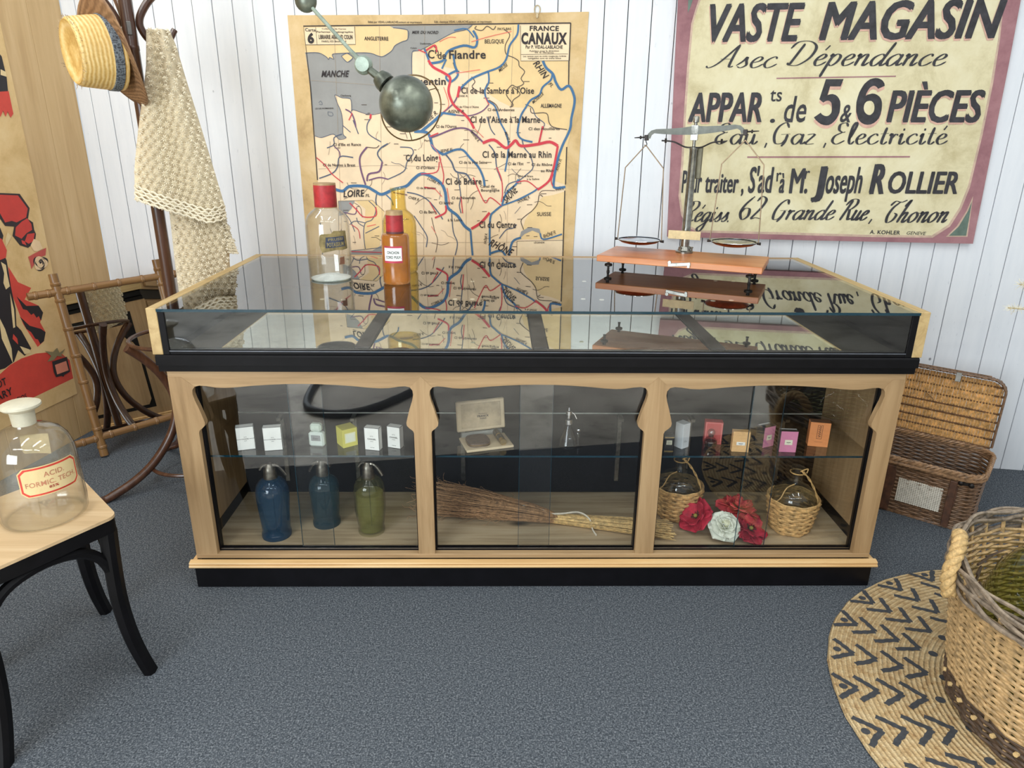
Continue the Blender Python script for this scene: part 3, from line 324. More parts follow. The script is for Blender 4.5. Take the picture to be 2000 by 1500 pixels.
PP=[('red',[-812,448,-761,449,-704,471,-640,481,-557,479,-484,463,-412,431,-376,391,-378,299,-628,291,-805,293,-855,294]),('red',[-598,880,-567,807,-505,769,-553,727,-486,684,-470,648,-498,609,-480,558,-500,521,-541,505,-590,625,-612,769]),('ink',[-486,684,-470,648,-491,615,-498,638,-512,634,-522,657,-537,653,-553,679,-573,688,-591,750,-552,698]),('ink',[-480,558,-500,521,-524,514,-530,537,-544,545,-558,579,-579,600,-598,661,-558,609,-501,579]),('ink',[-655,945,-594,1045,-587,1010,-614,959,-599,908,-602,860,-608,797,-611,696,-626,627,-607,600,-577,508,-620,487,-646,521,-680,479,-732,465,-789,469]),('paper',[-629,906,-608,889,-612,854,-613,798,-636,789,-641,818,-626,857]),('paper',[-620,771,-619,698,-634,622,-645,621,-635,688]),('paper',[-702,690,-686,628,-677,537,-688,474,-694,506,-713,592]),('paper',[-633,536,-587,507,-584,491,-618,494]),('red',[-652,597,-637,571,-640,545,-661,577]),('red',[-634,1016,-599,998,-587,948,-600,919,-631,914,-658,932]),('sleeveink',[-571,1184,-457,1172,-420,1108,-442,1063,-419,1046,-421,1014,-416,995,-431,961,-475,942,-515,959,-542,1004,-523,1040,-568,1048,-595,1099]),('red2',[-569,1177,-468,1166,-431,1107,-450,1071,-506,1056,-529,1065,-564,1062,-583,1112]),('red2',[-516,1036,-479,1056,-445,1067,-430,1040,-432,1015,-466,1005,-499,985,-529,1003]),('red2',[-463,1001,-422,1000,-439,966,-468,959,-485,972]),('red2',[-502,980,-485,972,-481,954,-501,964]),('paper2',[-459,951,-434,976,-405,961,-397,927,-426,920,-448,924]),('paper',[-582,996,-563,1021,-548,1002,-588,962]),('leaf',[-486,904,-441,915,-376,928,-389,896,-433,892,-483,849,-482,875]),('sleeveink',[-384,860,-392,853,-400,848,-407,843,-414,837,-424,833,-436,832,-447,835,-455,842,-458,851,-460,858,-462,865,-464,873,-464,882,-460,890,-451,896,-439,898,-428,896,-419,894,-410,892,-400,889,-390,885,-382,878,-380,869]),('paper2',[-385,859,-390,851,-398,846,-408,844,-417,842,-425,840,-434,838,-445,839,-455,842,-461,849,-462,857,-461,865,-458,872,-456,878,-453,885,-448,892,-440,897,-429,898,-419,895,-411,890,-405,885,-399,880,-392,875,-386,868]),('sleeveink',[-402,861,-405,856,-407,851,-411,846,-417,842,-425,841,-433,843,-439,847,-443,851,-447,855,-451,859,-455,864,-457,870,-454,876,-448,881,-441,883,-434,883,-428,884,-421,885,-413,885,-406,883,-400,879,-398,872,-399,866]),('paper2',[-402,864,-406,860,-410,856,-414,853,-419,849,-425,846,-433,846,-439,849,-443,853,-446,858,-447,862,-449,867,-451,872,-451,877,-447,882,-441,885,-434,886,-428,885,-422,884,-416,884,-410,882,-404,879,-400,875,-399,869]),('sleeveink',[-407,866,-407,863,-410,859,-414,857,-419,857,-423,857,-427,858,-431,859,-435,859,-439,861,-442,865,-442,868,-440,872,-437,874,-434,877,-432,879,-429,881,-425,883,-420,883,-415,882,-413,879,-411,876,-410,873,-408,870]),('paper2',[-417,863,-417,860,-418,857,-421,855,-424,854,-429,854,-432,855,-435,857,-437,858,-440,860,-443,862,-445,865,-444,868,-442,870,-439,872,-436,873,-433,874,-430,876,-426,876,-422,876,-419,874,-417,871,-417,868,-417,866]),('sleeveink',[-418,869,-420,867,-421,866,-422,866,-424,865,-426,864,-428,864,-430,864,-431,865,-432,867,-432,868,-433,870,-433,871,-433,873,-432,874,-431,875,-428,876,-426,875,-425,875,-423,874,-421,874,-419,873,-418,872,-418,870]),('ink',[-431,1754,-398,1720,-395,1642,-404,1582,-481,1578]),('red',[-481,1578,-400,1586,-401,1497,-419,1481,-428,1505,-444,1484,-450,1508,-470,1484,-507,1489]),('paper',[-418,1669,-394,1661,-395,1642,-424,1647]),('ink',[-482,417,-391,413,-390,338,-428,334,-436,327,-447,335,-479,339,-486,366]),('pinktag',[-471,397,-401,395,-398,347,-470,350]),('olive',[-510,425,-480,444,-510,477,-466,459,-437,471,-429,444,-391,453,-423,430,-406,417,-447,434,-471,421])]
PT=[('OT',-768,411,48,30.6,2.4,0,0.02),('ARY',-768,360,84,31.3,2.7,0,0.02),('ns',-803,302,32,19.3,0.0,0,0),('PALACIOS',-718,312,114,23.4,1.0,0,0.01)]
# ------------------------------------------------------------ setting
AW=math.atan(.172); WU=V((math.cos(AW),-math.sin(AW),0)); WN=V((-math.sin(AW),-math.cos(AW),0)); WO=V((0,1.262,0)); WC=WO+WU*-2.163
def wp(s,z,d=0): return WO+WU*s+WN*d+V((0,0,z))           # point on the back wall
def lp(n,z,d=0): return WC+WN*n+WU*d+V((0,0,z))           # point on the left wall
def whitewall():
    t=NT('white painted boards'); tc=t.n('ShaderNodeTexCoord'); 
    v=t.coord((1,1,1)); vs=t.coord((9,9,1.1)); n=t.noise(vs,3,5,.65); n2=t.noise(v,2.2,3)
    c=t.ramp(n,[(.2,(221,224,228)),(.55,(229,231,234)),(.85,(234,236,238))])
    c=t.mix(t.ramp(n2,[(.45,(0,0,0)),(.75,(90,90,90))]),c,(214,217,225))
    vo=t.n('ShaderNodeTexVoronoi'); vo.inputs['Scale'].default_value=7.5; t.l(t.coord((1,1,.8)),vo.inputs['Vector'])
    k=t.ramp(vo.outputs['Distance'],[(.03,(255,255,255)),(.06,(0,0,0))]); g=t.ramp(t.noise(v,6,2),[(.50,(0,0,0)),(.53,(255,255,255))])
    c=t.mix(t.mix(1.0,k,g,'MULTIPLY'),c,(120,122,128))
    sc=t.ramp(t.noise(t.coord((22,22,7)),2.4,3,.7,1.5),[(.66,(0,0,0)),(.74,(255,255,255))]); c=t.mix(t.math('MULTIPLY',sc,.35),c,(165,168,176))
    t.base(c); t.b.inputs['Roughness'].default_value=.5; t.bump(n,.06,.002); return t.m
WHITE=whitewall(); GAP=flat('dark board gap',(50,48,46),.9)
mb=MB().mat(WHITE); random.seed(3); P=.0958; s=-2.163; k=math.ceil((s-.0178)/P)
edges=[s]+[.0178+P*i for i in range(k,36)]
M_w=Matrix.Translation(WO)@frame(WU,-WN,(0,0,1)).to_4x4()
for a,b in zip(edges,edges[1:]):
    j=random.uniform(-.0012,.0006); mb.box(a+.0016,b-.0016,-j,.016,0,2.75,M_w,.0016)
mb.mat(GAP).box(-2.163,edges[-1],.012,.03,0,2.75,M_w)
struct(mb.build('wall_back'))
OAKW=wood('honey plank wall',(186,150,102),(206,172,122),(218,186,138),2,.5,.7,.75,.04)
mb=MB().mat(OAKW); M_l=Matrix.Translation(WC)@frame(WN,-WU,(0,0,1)).to_4x4()
for i in range(17): mb.box(.2*i+.0008,.2*(i+1)-.0008,random.uniform(-.0008,.0008),.02,0,2.75,M_l,.0014)
mb.mat(GAP).box(0,3.4,.015,.03,0,2.75,M_l)
struct(mb.build('wall_left'))
def carpetm():
    t=NT('grey blue carpet'); v=t.coord(); f=t.noise(v,210,2,.8); m=t.noise(v,85,4,.75); b=t.noise(v,2.5,3)
    c=t.ramp(f,[(.30,(24,28,34)),(.5,(76,83,90)),(.68,(164,168,172))]); c=t.mix(.45,c,t.ramp(m,[(.35,(50,54,61)),(.65,(102,106,111))])); c=t.mix(t.ramp(b,[(.4,(0,0,0)),(.7,(70,70,70))]),c,(90,92,94))
    t.base(c); t.b.inputs['Roughness'].default_value=.97; t.b.inputs['Specular IOR Level'].default_value=.1; t.bump(f,.6,.004); return t.m
def concm():
    t=NT('pale worn concrete'); v=t.coord(); a=t.noise(v,3.2,6,.7,.4); b=t.noise(v,14,4,.7)
    c=t.ramp(a,[(.3,(130,126,118)),(.5,(194,189,178)),(.7,(216,211,200))]); c=t.mix(t.ramp(b,[(.58,(0,0,0)),(.7,(200,200,200))]),c,(84,80,74)); t.base(c); t.b.inputs['Roughness'].default_value=.6; return t.m
CARPET=carpetm()
def xy(p,z): return (p[0],p[1],z)
cp=[(-2.6,1.75),(-2.6,-.54),(-1.27,-.77),(.58,-1.09),(3.3,-1.56),(3.3,.75)]
struct(MB().prism(cp,lambda u,v,d:(u,v,d),-.007,0).build('floor',CARPET,smooth=0))
struct(MB().box(-3,3.6,-5.5,1.9,-.06,-.0072).build('floor',concm(),smooth=0))

# ------------------------------------------------------------ printed wall pieces
INKC={'peach':(240,213,177),'sea':(152,150,146),'buff':(233,201,146),'cream':(238,214,176),'ink':(48,40,40),'grid':(176,158,138),'coast':(84,92,110),'thin':(88,74,66),'blue':(66,110,150),'dark':(84,94,114),'purp':(116,82,112),'red':(208,60,72),'redthin':(226,104,92)}
INK={k:flat('map ink '+k,c,.7,0,.05,8) for k,c in INKC.items()}
def agedpaper(name,a,b,c):
    t=NT(name); v=t.coord(); n=t.noise(v,5,6,.7,.3); t.base(t.ramp(n,[(.3,a),(.5,b),(.72,c)])); t.b.inputs['Roughness'].default_value=.75; return t.m
MAPPAPER=agedpaper('aged map canvas',(178,146,98),(212,180,128),(226,198,152))
def P2(l): return list(zip(l[::2],l[1::2]))
def wmm(d): return lambda u,v:wp(u/1000,v/1000,d)
mb=MB().mat(MAPPAPER)
mb.prism([(-1.071,.80),(.208,.80),(.214,.905),(.242,1.911),(-.45,1.909),(-1.068,1.915)],lambda u,v,d:wp(u,v,d),.001,.004)
for i,(c,l) in enumerate(MP): mb.mat(INK[c]).poly([wmm(.0043+.00012*i)(u,v) for u,v in P2(l)])
LAY={'grid':0,'coast':1,'thin':2,'dark':3,'purp':4,'blue':5,'redthin':6,'red':7,'ink':8}
for i,(c,wd,l) in enumerate(MS):
    mb.mat(INK[c]); pts=P2(l); ribbon(mb,pts,wd,wmm(.0063+.00012*LAY[c]+.000012*(i%9)),4,c!='ink')
mb.mat(INK['ink'])
for s,cx,cy,w,h,r,sh,b in MT: letter(mb,s,cx,cy,w,h,r,sh,b,wmm(.0076))
mp=thing('wall_map','large old school wall map of French canals in red and blue lines','map',wp(-.41,.80,.0))
sheet=mb.build('map_sheet',None,None,0); sheet.parent=mp; sheet.matrix_parent_inverse=Matrix.Translation(mp.location).inverted()
cord=flat('pale cord',(196,176,140),.8); x0=(-.41+.44+.005)
q=wp(.029,1.905,.006); r=MB(); r.tube([q+V((.012*math.cos(a),-.002,.016+.016*math.sin(a))) for a in [i*PI/8 for i in range(16)]],.0022,6,True); r.ball(q+V((0,-.003,-.006)),.006,8,6,None,(1,.6,1.8))
o=r.build('string_loop',cord); o.parent=mp; o.matrix_parent_inverse=Matrix.Translation(mp.location).inverted()

SGN={'sign_purple':agedpaper('faded plum paint',(132,88,94),(158,112,116),(176,132,134)),'sign_line':flat('thin pink line',(196,168,148),.6),'sign_cream':agedpaper('yellowed sign cream',(188,174,132),(217,206,168),(228,220,188)),'sign_green':flat('grey green paint',(98,116,104),.6)}
SBLK=flat('faded sign black',(48,46,50),.6,0,.35,30); SSH=flat('pink letter shade',(206,164,146),.65)
SGN['sign_shade']=SSH; SGN['sign_black']=SBLK
mb=MB().mat(SGN['sign_purple'])
mb.prism([(u/1000,v/1000) for u,v in P2(SP[0][1])],lambda u,v,d:wp(u,v,d),.0,.030)
for i,(c,l) in enumerate(SP[1:]): mb.mat(SGN[c]).poly([wmm(.0302+.00015*i)(u,v) for u,v in P2(l)])
mb.mat(SGN['sign_purple'])
for wd,l in SL: ribbon(mb,P2(l),wd,wmm(.0319))
for s,cx,cy,w,h,r,sh,b,shd in ST:
    if shd: mb.mat(SSH); letter(mb,s,cx,cy,w,h,r,sh,b,wmm(.0320),-2.5,-7,WN)
    mb.mat(SBLK); letter(mb,s,cx,cy,w,h,r,sh,b,wmm(.0323),0,0,WN)
for s,x,y,w,xh,r,sh,wt in SCR: script(mb,s,x,y,w,xh,r,sh,wt*1.35,wmm(.0323))
tag(mb.build('painted_sign',None,None,0),'large cream and plum hand lettered sign for flats to let on white boards','sign')

PC={'red':(214,72,58),'red2':(204,62,52),'ink':(38,33,36),'sleeveink':(44,34,36),'paper':(232,206,154),'paper2':(236,204,160),'leaf':(196,84,74),'pinktag':(226,140,114),'olive':(140,128,92)}
PM={k:flat('poster '+k,c,.6,0,.06,10) for k,c in PC.items()}
PPAP=agedpaper('tan poster paper',(206,170,112),(224,190,134),(232,202,150))
def pmm(d): return lambda u,v:lp(-u/1000,v/1000,d)
mb=MB().mat(PPAP); mb.prism([(.372,.218),(1.06,.214),(1.06,1.93),(.366,1.93),(.362,1.2)],lambda n,z,d:lp(n,z,d),.001,.004)
for i,(c,l) in enumerate(PP): mb.mat(PM[c]).poly([pmm(.0042+.00009*i)(u,v) for u,v in P2(l)])
mb.mat(PM['ink'])
for s,cx,cy,w,h,r,sh,b in PT: letter(mb,s,cx,cy,w,h,r,sh,b,lambda u,v:pmm(.0078)(u,v))
tag(mb.build('wall_poster',None,None,0),'old red and black printed poster of a caped figure on plank wall','poster')

# ------------------------------------------------------------ jointed wall lamp
LG=flat('grey green lamp enamel',(100,104,92),.36,.55,.35,14); LG2=flat('pale green lamp enamel',(150,162,148),.38,.3,.2,24)
lt=thing('wall_lamp','jointed grey green metal lamp with round shade hanging before the map','lamp',(-.66,.227,1.77))
lo=V(lt.location)
def L(*p): return V(p)-lo
def lpart(mb,name,mat,par=None): return mb.build(name,mat,par or lt)
J1=L(-.509,.168,1.613); J2=L(-.454,.152,1.572); SPH=L(-.389,.130,1.511); A0=L(-.672,.231,1.782)
lpart(MB().tube([A0,J1],[.0055,.0055],10).tube([A0+(J1-A0)*.78,J1],[.0060,.0105],10),'lower_arm',LG2)
m=MB().ball(A0,.031,18,12,None,(1,.75,1)); lpart(m,'elbow_joint',LG)
m=MB().ball(J1,.026,18,12,None,(1,.8,1)); m.tube([J1+V((.0,-.024,.0)),J1+V((0,.024,0))],.019,16); k=lpart(m,'knuckle_joint',LG2)
ax=(SPH-J2).normalized(); Bz=Matrix.Translation(J2)@basis(ax)
m=MB().tube([J1,J2],[.010,.012],10); lpart(m,'knuckle_link',LG)
m=MB().lathe([(.008,-.022),(.022,-.016),(.028,0),(.028,.014),(.024,.016),(.022,.012)],24,Bz); lpart(m,'socket_cup',LG)
m=MB().lathe([(.014,.008),(.017,.014),(.017,.030),(.013,.034)],20,Bz); m.tube([Bz@V((0,0,.03)),Bz@V((0,0,.05))],.011,12); lpart(m,'chrome_collar',CHROME)
sx=(V((.26,.93,-.27))).normalized(); Bs=Matrix.Translation(SPH)@basis(sx)
pr=[(.012,-.0755)]+[(.0755*math.sin(a),-.0755*math.cos(a)) for a in [PI*.06+PI*.72*i/16 for i in range(17)]]
pr+=[(pr[-1][0]-.002,pr[-1][1]-.0005)]+[(.0725*math.sin(a),-.0725*math.cos(a)) for a in [PI*.78-PI*.7*i/10 for i in range(11)]]
lpart(MB().lathe([(.0005,-.0755)]+pr,40,Bs,False,False),'shade',LG)
rim=MB(); Rr=.0915
rim.tube([Bs@V((Rr*math.cos(a),Rr*math.sin(a),.034)) for a in [2*PI*i/48 for i in range(48)]],.0022,6,True)
for a in (.4,2.5,4.6): rim.tube([Bs@V((.073*math.cos(a),.073*math.sin(a),.018)),Bs@V((Rr*math.cos(a),Rr*math.sin(a),.034))],.0014,5)
lpart(rim,'outer_rim',flat('bronze rim',(120,96,62),.4,.8,.2,30))
bulb=flat('unlit bulb',(232,232,226),.2); lpart(MB().ball(Bs@V((0,0,.02)),.028,14,10),'bulb',bulb)
B1=wp(-.62,2.10,.02)-lo
lpart(MB().tube([A0,B1],[.0055,.0055],10),'upper_arm',LG2); lpart(MB().lathe([(.05,-.021),(.05,-.012),(.02,.0),(.012,.02)],20,Matrix.Translation(B1)@basis(WN)),'wall_bracket',LG)
# ------------------------------------------------------------ the counter
ct=thing('display_counter','long pine and black glass topped shop counter in the middle of the carpet','counter',(0,0,0))
def cb(name,mat,*boxes,bev=.0015,par=None):
    m=MB()
    for b in boxes: m.box(*b,bev=bev)
    return m.build(name,mat,par or ct)
BX=((-1.055,-.39),(-.336,.331),(.392,1.067))
# plinth and mouldings
cb('plinth',BLACK,(-1.128,1.130,.0,.975,.0,.080),bev=.002)
m=MB(); yp=[(0.012,.079),(-.008,.079),(-.010,.083),(-.008,.087),(-.002,.089),(-.006,.092),(-.004,.096),(.006,.099),(.012,.100)]
m.prism([(-a,b) for a,b in yp],lambda a,b,d:(d,-a,b),-1.142,1.144)
m.prism([(a-1.134,b) for a,b in yp],lambda a,b,d:(a,d,b),.012,.97); m.prism([(-a+1.136,b) for a,b in yp],lambda a,b,d:(a,d,b),.012,.97)
m.build('base_moulding',wood('honey pine moulding',(186,142,88),(214,174,118),(228,196,144),0,.45,.3),ct,20)
cb('bottom_rail',PINE_H,(-1.124,1.124,.018,.045,.099,.1155))
# scalloped front
half=[(.332,.115),(.332,.552),(.329,.560),(.318,.569),(.311,.577),(.3095,.587),(.313,.602),(.321,.632),(.330,.660),(.334,.680),(.3325,.694),(.325,.704)]
arch=[(.325,.704),(.31,.7075),(.29,.706),(.262,.7015),(.235,.7005),(.20,.7025),(.15,.7075),(.10,.711),(.05,.7135),(0,.714)]
def side(cx,sg,wd): return [(cx+sg*(x-.332+wd),z) for x,z in half]
cen=[(a+b)/2 for a,b in BX]; hw=[(b-a)/2 for a,b in BX]
def fx(u,v,d): return (u,d,v)
top=[]
for c,h in zip(cen,hw):
    L1=[(c-(x-.332+h) if x>.3 else c-x*h/.332,z) for x,z in arch]; R1=[(2*c-x,z) for x,z in reversed(L1)][1:]
    top+=L1+R1
m=MB().prism([(-1.124,.757),(-1.124,.704)]+top+[(1.124,.704),(1.124,.757)],fx,.0405,.020); m.build('arched_top_rail',PINE_H,ct,30)
def post(name,left,right,cap):
    p=left+cap+list(reversed(right)); MB().prism(p,fx,.0405,.0190).build(name,PINE_V,ct,30)
lo_=[(-1.124,.099),(-1.124,.757)]
def pl(c,h,sg): return [(c+sg*(x-.332+h),z) for x,z in half]
post('corner_post',[(-1.124,.1155),(-1.124,.735)],pl(cen[0],hw[0],-1),[(-1.085,.735)])
post('centre_post',pl(cen[0],hw[0],1),pl(cen[1],hw[1],-1),[(-.363,.7395)])
post('centre_post',pl(cen[1],hw[1],1),pl(cen[2],hw[2],-1),[(.3615,.7395)])
post('corner_post',pl(cen[2],hw[2],1),[(1.124,.1155),(1.124,.735)],[(1.085,.735)])
# inside of the lower case
cb('case_floor',SHELFPINE,(-1.10,1.10,.045,.452,.100,.1145))
cb('back_panel',BLACK,(-1.10,1.10,.452,.462,.1,.757))
for sg in (-1,1):
    x0,x1=sorted((sg*1.100,sg*1.112)); e=MB().mat(PINE_V); e.box(x0,x1,.041,.97,.1,.757)
    e.mat(BLACK); a,b=sorted((sg*1.0985,sg*1.1)); e.box(a,b,.046,.452,.1145,.158); e.build('end_lining',None,ct,0)
    f=MB().mat(BLACK)                                        # black shaped border with a pine field
    xo=sg*1.1235
    f.prism([(.09,.13),(.89,.13),(.89,.715),(.09,.715)],lambda u,v,d:(d,u,v),sg*1.112,sg*1.118); 
    q=[(.14,.16),(.84,.16),(.86,.19),(.86,.50),(.845,.53),(.815,.555),(.80,.58),(.81,.62),(.825,.65),(.82,.675),(.79,.69),(.70,.678),(.6,.683),(.49,.69),(.38,.683),(.28,.678),(.19,.69),(.16,.675),(.155,.65),(.17,.62),(.18,.58),(.165,.555),(.135,.53),(.12,.50),(.12,.19)]
    f.mat(PINE_V).prism(q,lambda u,v,d:(d,u,v),sg*1.117,sg*1.1195); f.build('end_panel',None,ct,0)
    r=MB()
    x0,x1=sorted((sg*1.112,sg*1.124))
    for b in ((.0405,.10),(.88,.975)): r.box(x0,x1,b[0],b[1],.099,.757)
    r.box(x0,x1,.10,.88,.705,.757); r.box(x0,x1,.10,.88,.099,.14); r.build('end_frame',PINE_V,ct,0)
cb('door_track',BLACK,(-1.055,1.067,.041,.062,.1145,.1225),bev=0); 
cb('track_edge',STEEL,(-1.055,1.067,.0405,.0425,.1225,.1245),bev=0)
for x in (-1.058,-.389,-.338,.332,.391,1.069):
    cb('black_stile',BLACK,(x-.006 if x not in(-1.058,-.338,.391) else x-.004,x+.004 if x not in (-1.058,-.338,.391) else x+.008,.0405,.064,.115,.74),bev=0)
for (a,b) in BX:
    c=(a+b)/2-.005
    for k,(p,q,y) in enumerate(((a+.006,c+.052,.0545),(c-.052,b-.004,.0475))):
        g=MB().pane(p,q,y,y+.004,.1245,.745,'y-',PANE)
        g.mat(EDGE); xx=q if k==0 else p; g.box(xx-.0006,xx+.0006,y-.0002,y+.0042,.1245,.745); g.build('sliding_pane',None,ct,0)
sh=MB().pane(-1.098,1.098,.072,.448,.445,.451,'z+',PANE).mat(EDGE).box(-1.098,1.098,.0705,.0722,.445,.451).mat(flat('bright ground glass edge',(206,212,206),.25)).box(-1.098,1.098,.4475,.4492,.4455,.4505); sh.build('glass_shelf',None,ct,0)
for x in (-.935,-.665,-.262,.330,.596,.95): cb('shelf_bracket',NICKEL,(x-.008,x+.008,.436,.4515,.17,.4445),(x-.008,x+.008,.40,.436,.432,.4445),bev=.001)
# black band
m=MB(); bp=[(.03,.757),(.006,.757),(.006,.776),(-.006,.780),(-.006,.806),(-.002,.811),(.03,.811)]
m.prism([(-a,b) for a,b in bp],lambda a,b,d:(d,-a,b),-1.139,1.139); m.prism([(a-1.133,b) for a,b in bp],lambda a,b,d:(a,d,b),.03,.975); m.prism([(-a+1.133,b) for a,b in bp],lambda a,b,d:(a,d,b),.03,.975); m.box(-1.1,1.1,.03,.97,.757,.811)
m.build('black_band',BLACKS,ct,20)
# display top
for sg in (-1,1):
    x0,x1=sorted((sg*1.147,sg*1.116)); m=MB().mat(PINE_D).box(x0,x1,0,.98,.811,.951,None,.0015)
    a,b=sorted((sg*1.116,sg*1.108)); m.mat(BLACKS).box(a,b,.002,.955,.811,.941); m.build('side_board',None,ct)
    a,b=sorted((sg*1.116,sg*1.096)); cb('front_stile',BLACKS,(a,b,.000,.0145,.811,.9405))
m=MB().mat(PINE_H).box(-1.116,1.116,.955,.98,.811,.951,None,.0015).mat(BLACKS).box(-1.108,1.108,.950,.955,.811,.941); m.build('back_board',None,ct)
cb('sill',BLACKS,(-1.096,1.096,.0,.016,.811,.8265),bev=.002); cb('sill_edge',flat('pale sill edge',(104,108,116),.35,.3),(-1.096,1.096,-.0012,.001,.8215,.8240),bev=0)
cb('display_floor',BLACKS,(-1.108,1.108,.016,.95,.811,.8235),bev=0)
for i in range(4):
    a=-1.07+i*.5345; MB().box(a+.026*(i>0),a+.5345-.026*(i<3),.022,.875,.8235,.8270).build('mirror_tray',TRAYM,ct,0)
for x in (-.535,.0,.5345): cb('tray_divider',BLACKS,(x-.0235,x+.0235,.018,.88,.8235,.8330),bev=.003); 
MB().pane(-1.096,1.096,.004,.009,.8265,.9405,'y-',PANE).build('front_glass',None,ct,0)
for k,(a,b) in enumerate(((-.003,.342),(.3423,.954))):
    g=MB().pane(-1.1155,1.1155,a,b,.9415,.9495,'z+',TOPG).mat(EDGE)
    if k==0: g.box(-1.1155,1.1155,a-.0008,a+.0008,.9415,.9495)
    g.build('glass_top',None,ct,0)
rub=glass('clear rubber',(.9,.9,.86),.12,0,0,.45,(222,216,196))
for x,y in ((.179,.494),(.143,.206),(.661,.522),(.723,.512),(.556,.19),(.617,.198),(.201,.197),(-.682,.182),(-.615,.176),(-.266,.193),(-.211,.194),(-.221,.479)):
    MB().lathe([(.0075,-.003),(.008,-.001),(.006,0)],14,Matrix.Translation((x,y,.9414))).build('glass_bumper',rub,ct)
# drawer side at the back
cb('drawer_case',PINE_H,(-1.11,1.11,.462,.962,.1,.757),bev=0)
for zi,(z0,z1) in enumerate(((.615,.745),(.45,.605),(.285,.44),(.115,.275),(.826,.935))):
    for i in range(4):
        a=-1.095+i*.548; y0=.962 if zi<4 else .980
        d=MB().box(a+.004,a+.544,y0,y0+.016,z0,z1,None,.003).build('drawer',PINE_H,ct); h=MB(); zc=(z0+z1)/2
        h.tube([(a+.23,y0+.016,zc),(a+.23,y0+.036,zc),(a+.32,y0+.036,zc),(a+.32,y0+.016,zc)],.005,8); h.build('pull',IRON,d)

# ------------------------------------------------------------ bottles on the glass
def curved(mb,r,a0,a1,z0,z1,n=14,lift=.0006,poly=None):
    """paper wrapped round a cylinder"""
    mb.grid(lambda i,j:((r+lift)*math.cos(a0+(a1-a0)*i),(r+lift)*math.sin(a0+(a1-a0)*i),z0+(z1-z0)*j),n,2)
def cyl(r,a,lift): return lambda u,v:((r+lift)*math.cos(a+u/r),(r+lift)*math.sin(a+u/r),v)
def back(prof,t): return [(max(.0005,r-t),z) for r,z in prof]
AC=-PI/2
GT=.9497
CLEAR=glass('clear bottle glass',(.985,.99,.988),.05,.30,0,.03); REDL=flat('worn red paint',(158,40,44),.5,0,.3,18); PALEM=flat('tan cap rim',(170,140,100),.5,.2)
def nrm(p): return p
b=thing('apothecary_bottle','tall clear glass bottle with red cap and torn olive label on the counter','bottle',(-.7158,.4634,GT))
pr=[(.0005,.0008),(.05,.0006),(.066,.000),(.0715,.004),(.0735,.012),(.0745,.114),(.0742,.184),(.0715,.203),(.0645,.2184),(.054,.230),(.0418,.2388),(.037,.245),(.036,.262)]
MB().lathe(pr,40,None,False,False).build('glass_body',CLEAR,b); MB().lathe(list(reversed(back(pr[2:],.003))),40,None,False,False).build('inner_wall',CLEAR,b)
MB().lathe([(.0005,.0015),(.05,.0015),(.0665,.003),(.069,.006),(.055,.009),(.03,.016),(.0005,.020)],32).build('white_dust',flat('whitish residue',(212,214,208),.9),b)
MB().mat(REDL).lathe([(.0368,.2445),(.0378,.247),(.0372,.318)],36,None,False,False).mat(PALEM).lathe([(.0374,.2440),(.0380,.2470)],36,None,False,False).lathe([(.0372,.318),(.0368,.3245),(.0005,.3245)],36,None,False,True).build('cap',None,b)
OLV=flat('brown olive paper',(128,112,72),.8,0,.3,40); DBL=flat('dark blue print',(56,62,80),.7,0,.4,60); OCH=flat('ochre lettering',(150,134,84),.7)
m=MB().mat(OLV); rr=.0746
LZ=.013
pts=[(-.016,.088),(.030,.097),(.052,.095),(.074,.098),(.072,.118),(.070,.158),(.026,.161),(.018,.152),(-.016,.150),(-.018,.140),(-.013,.128),(-.021,.118),(-.017,.104)]
def slab(mb,pts,r,ang,lift):
    us=[p[0] for p in pts]; 
    # fan of strips so the paper follows the curve
    n=22; u0,u1=min(us),max(us)
    def span(u):
        zs=[]
        for (a,za),(c,zc) in zip(pts,pts[1:]+pts[:1]):
            if (a-u)*(c-u)<=0 and abs(a-c)>1e-9: zs.append(za+(zc-za)*(u-a)/(c-a))
        return (min(zs),max(zs)) if zs else (0,0)
    S=[(u0+(u1-u0)*min(max(i/n,.002),.998)) for i in range(n+1)]; f=cyl(r,ang,lift); vs=[]
    for u in S: z=span(u); vs+=[f(u,z[0]),f(u,z[1])]
    mb.add(vs,[(2*i,2*i+2,2*i+3,2*i+1) for i in range(n)])
A1=AC+.10
pts=[(u*1.08,v+LZ) for u,v in pts]; slab(m,pts,rr,A1,.0005); m.mat(DBL); slab(m,[(-.002,.104+LZ),(.068,.108+LZ),(.067,.142+LZ),(.0,.140+LZ)],rr,A1,.0009)
m.mat(OCH); letter(m,'PRUSSI',.034,.133+LZ,.05,.008,2,0,.02,cyl(rr,A1,.0013)); letter(m,'POTASSIUM',.033,.116+LZ,.058,.013,2,0,.02,cyl(rr,A1,.0013))
m.mat(flat('brown scrap',(120,80,58),.8)); slab(m,[(.040,.060),(.062,.060),(.062,.086),(.044,.084),(.046,.074)],rr,A1,.0006)
m.build('paper_label',None,b)

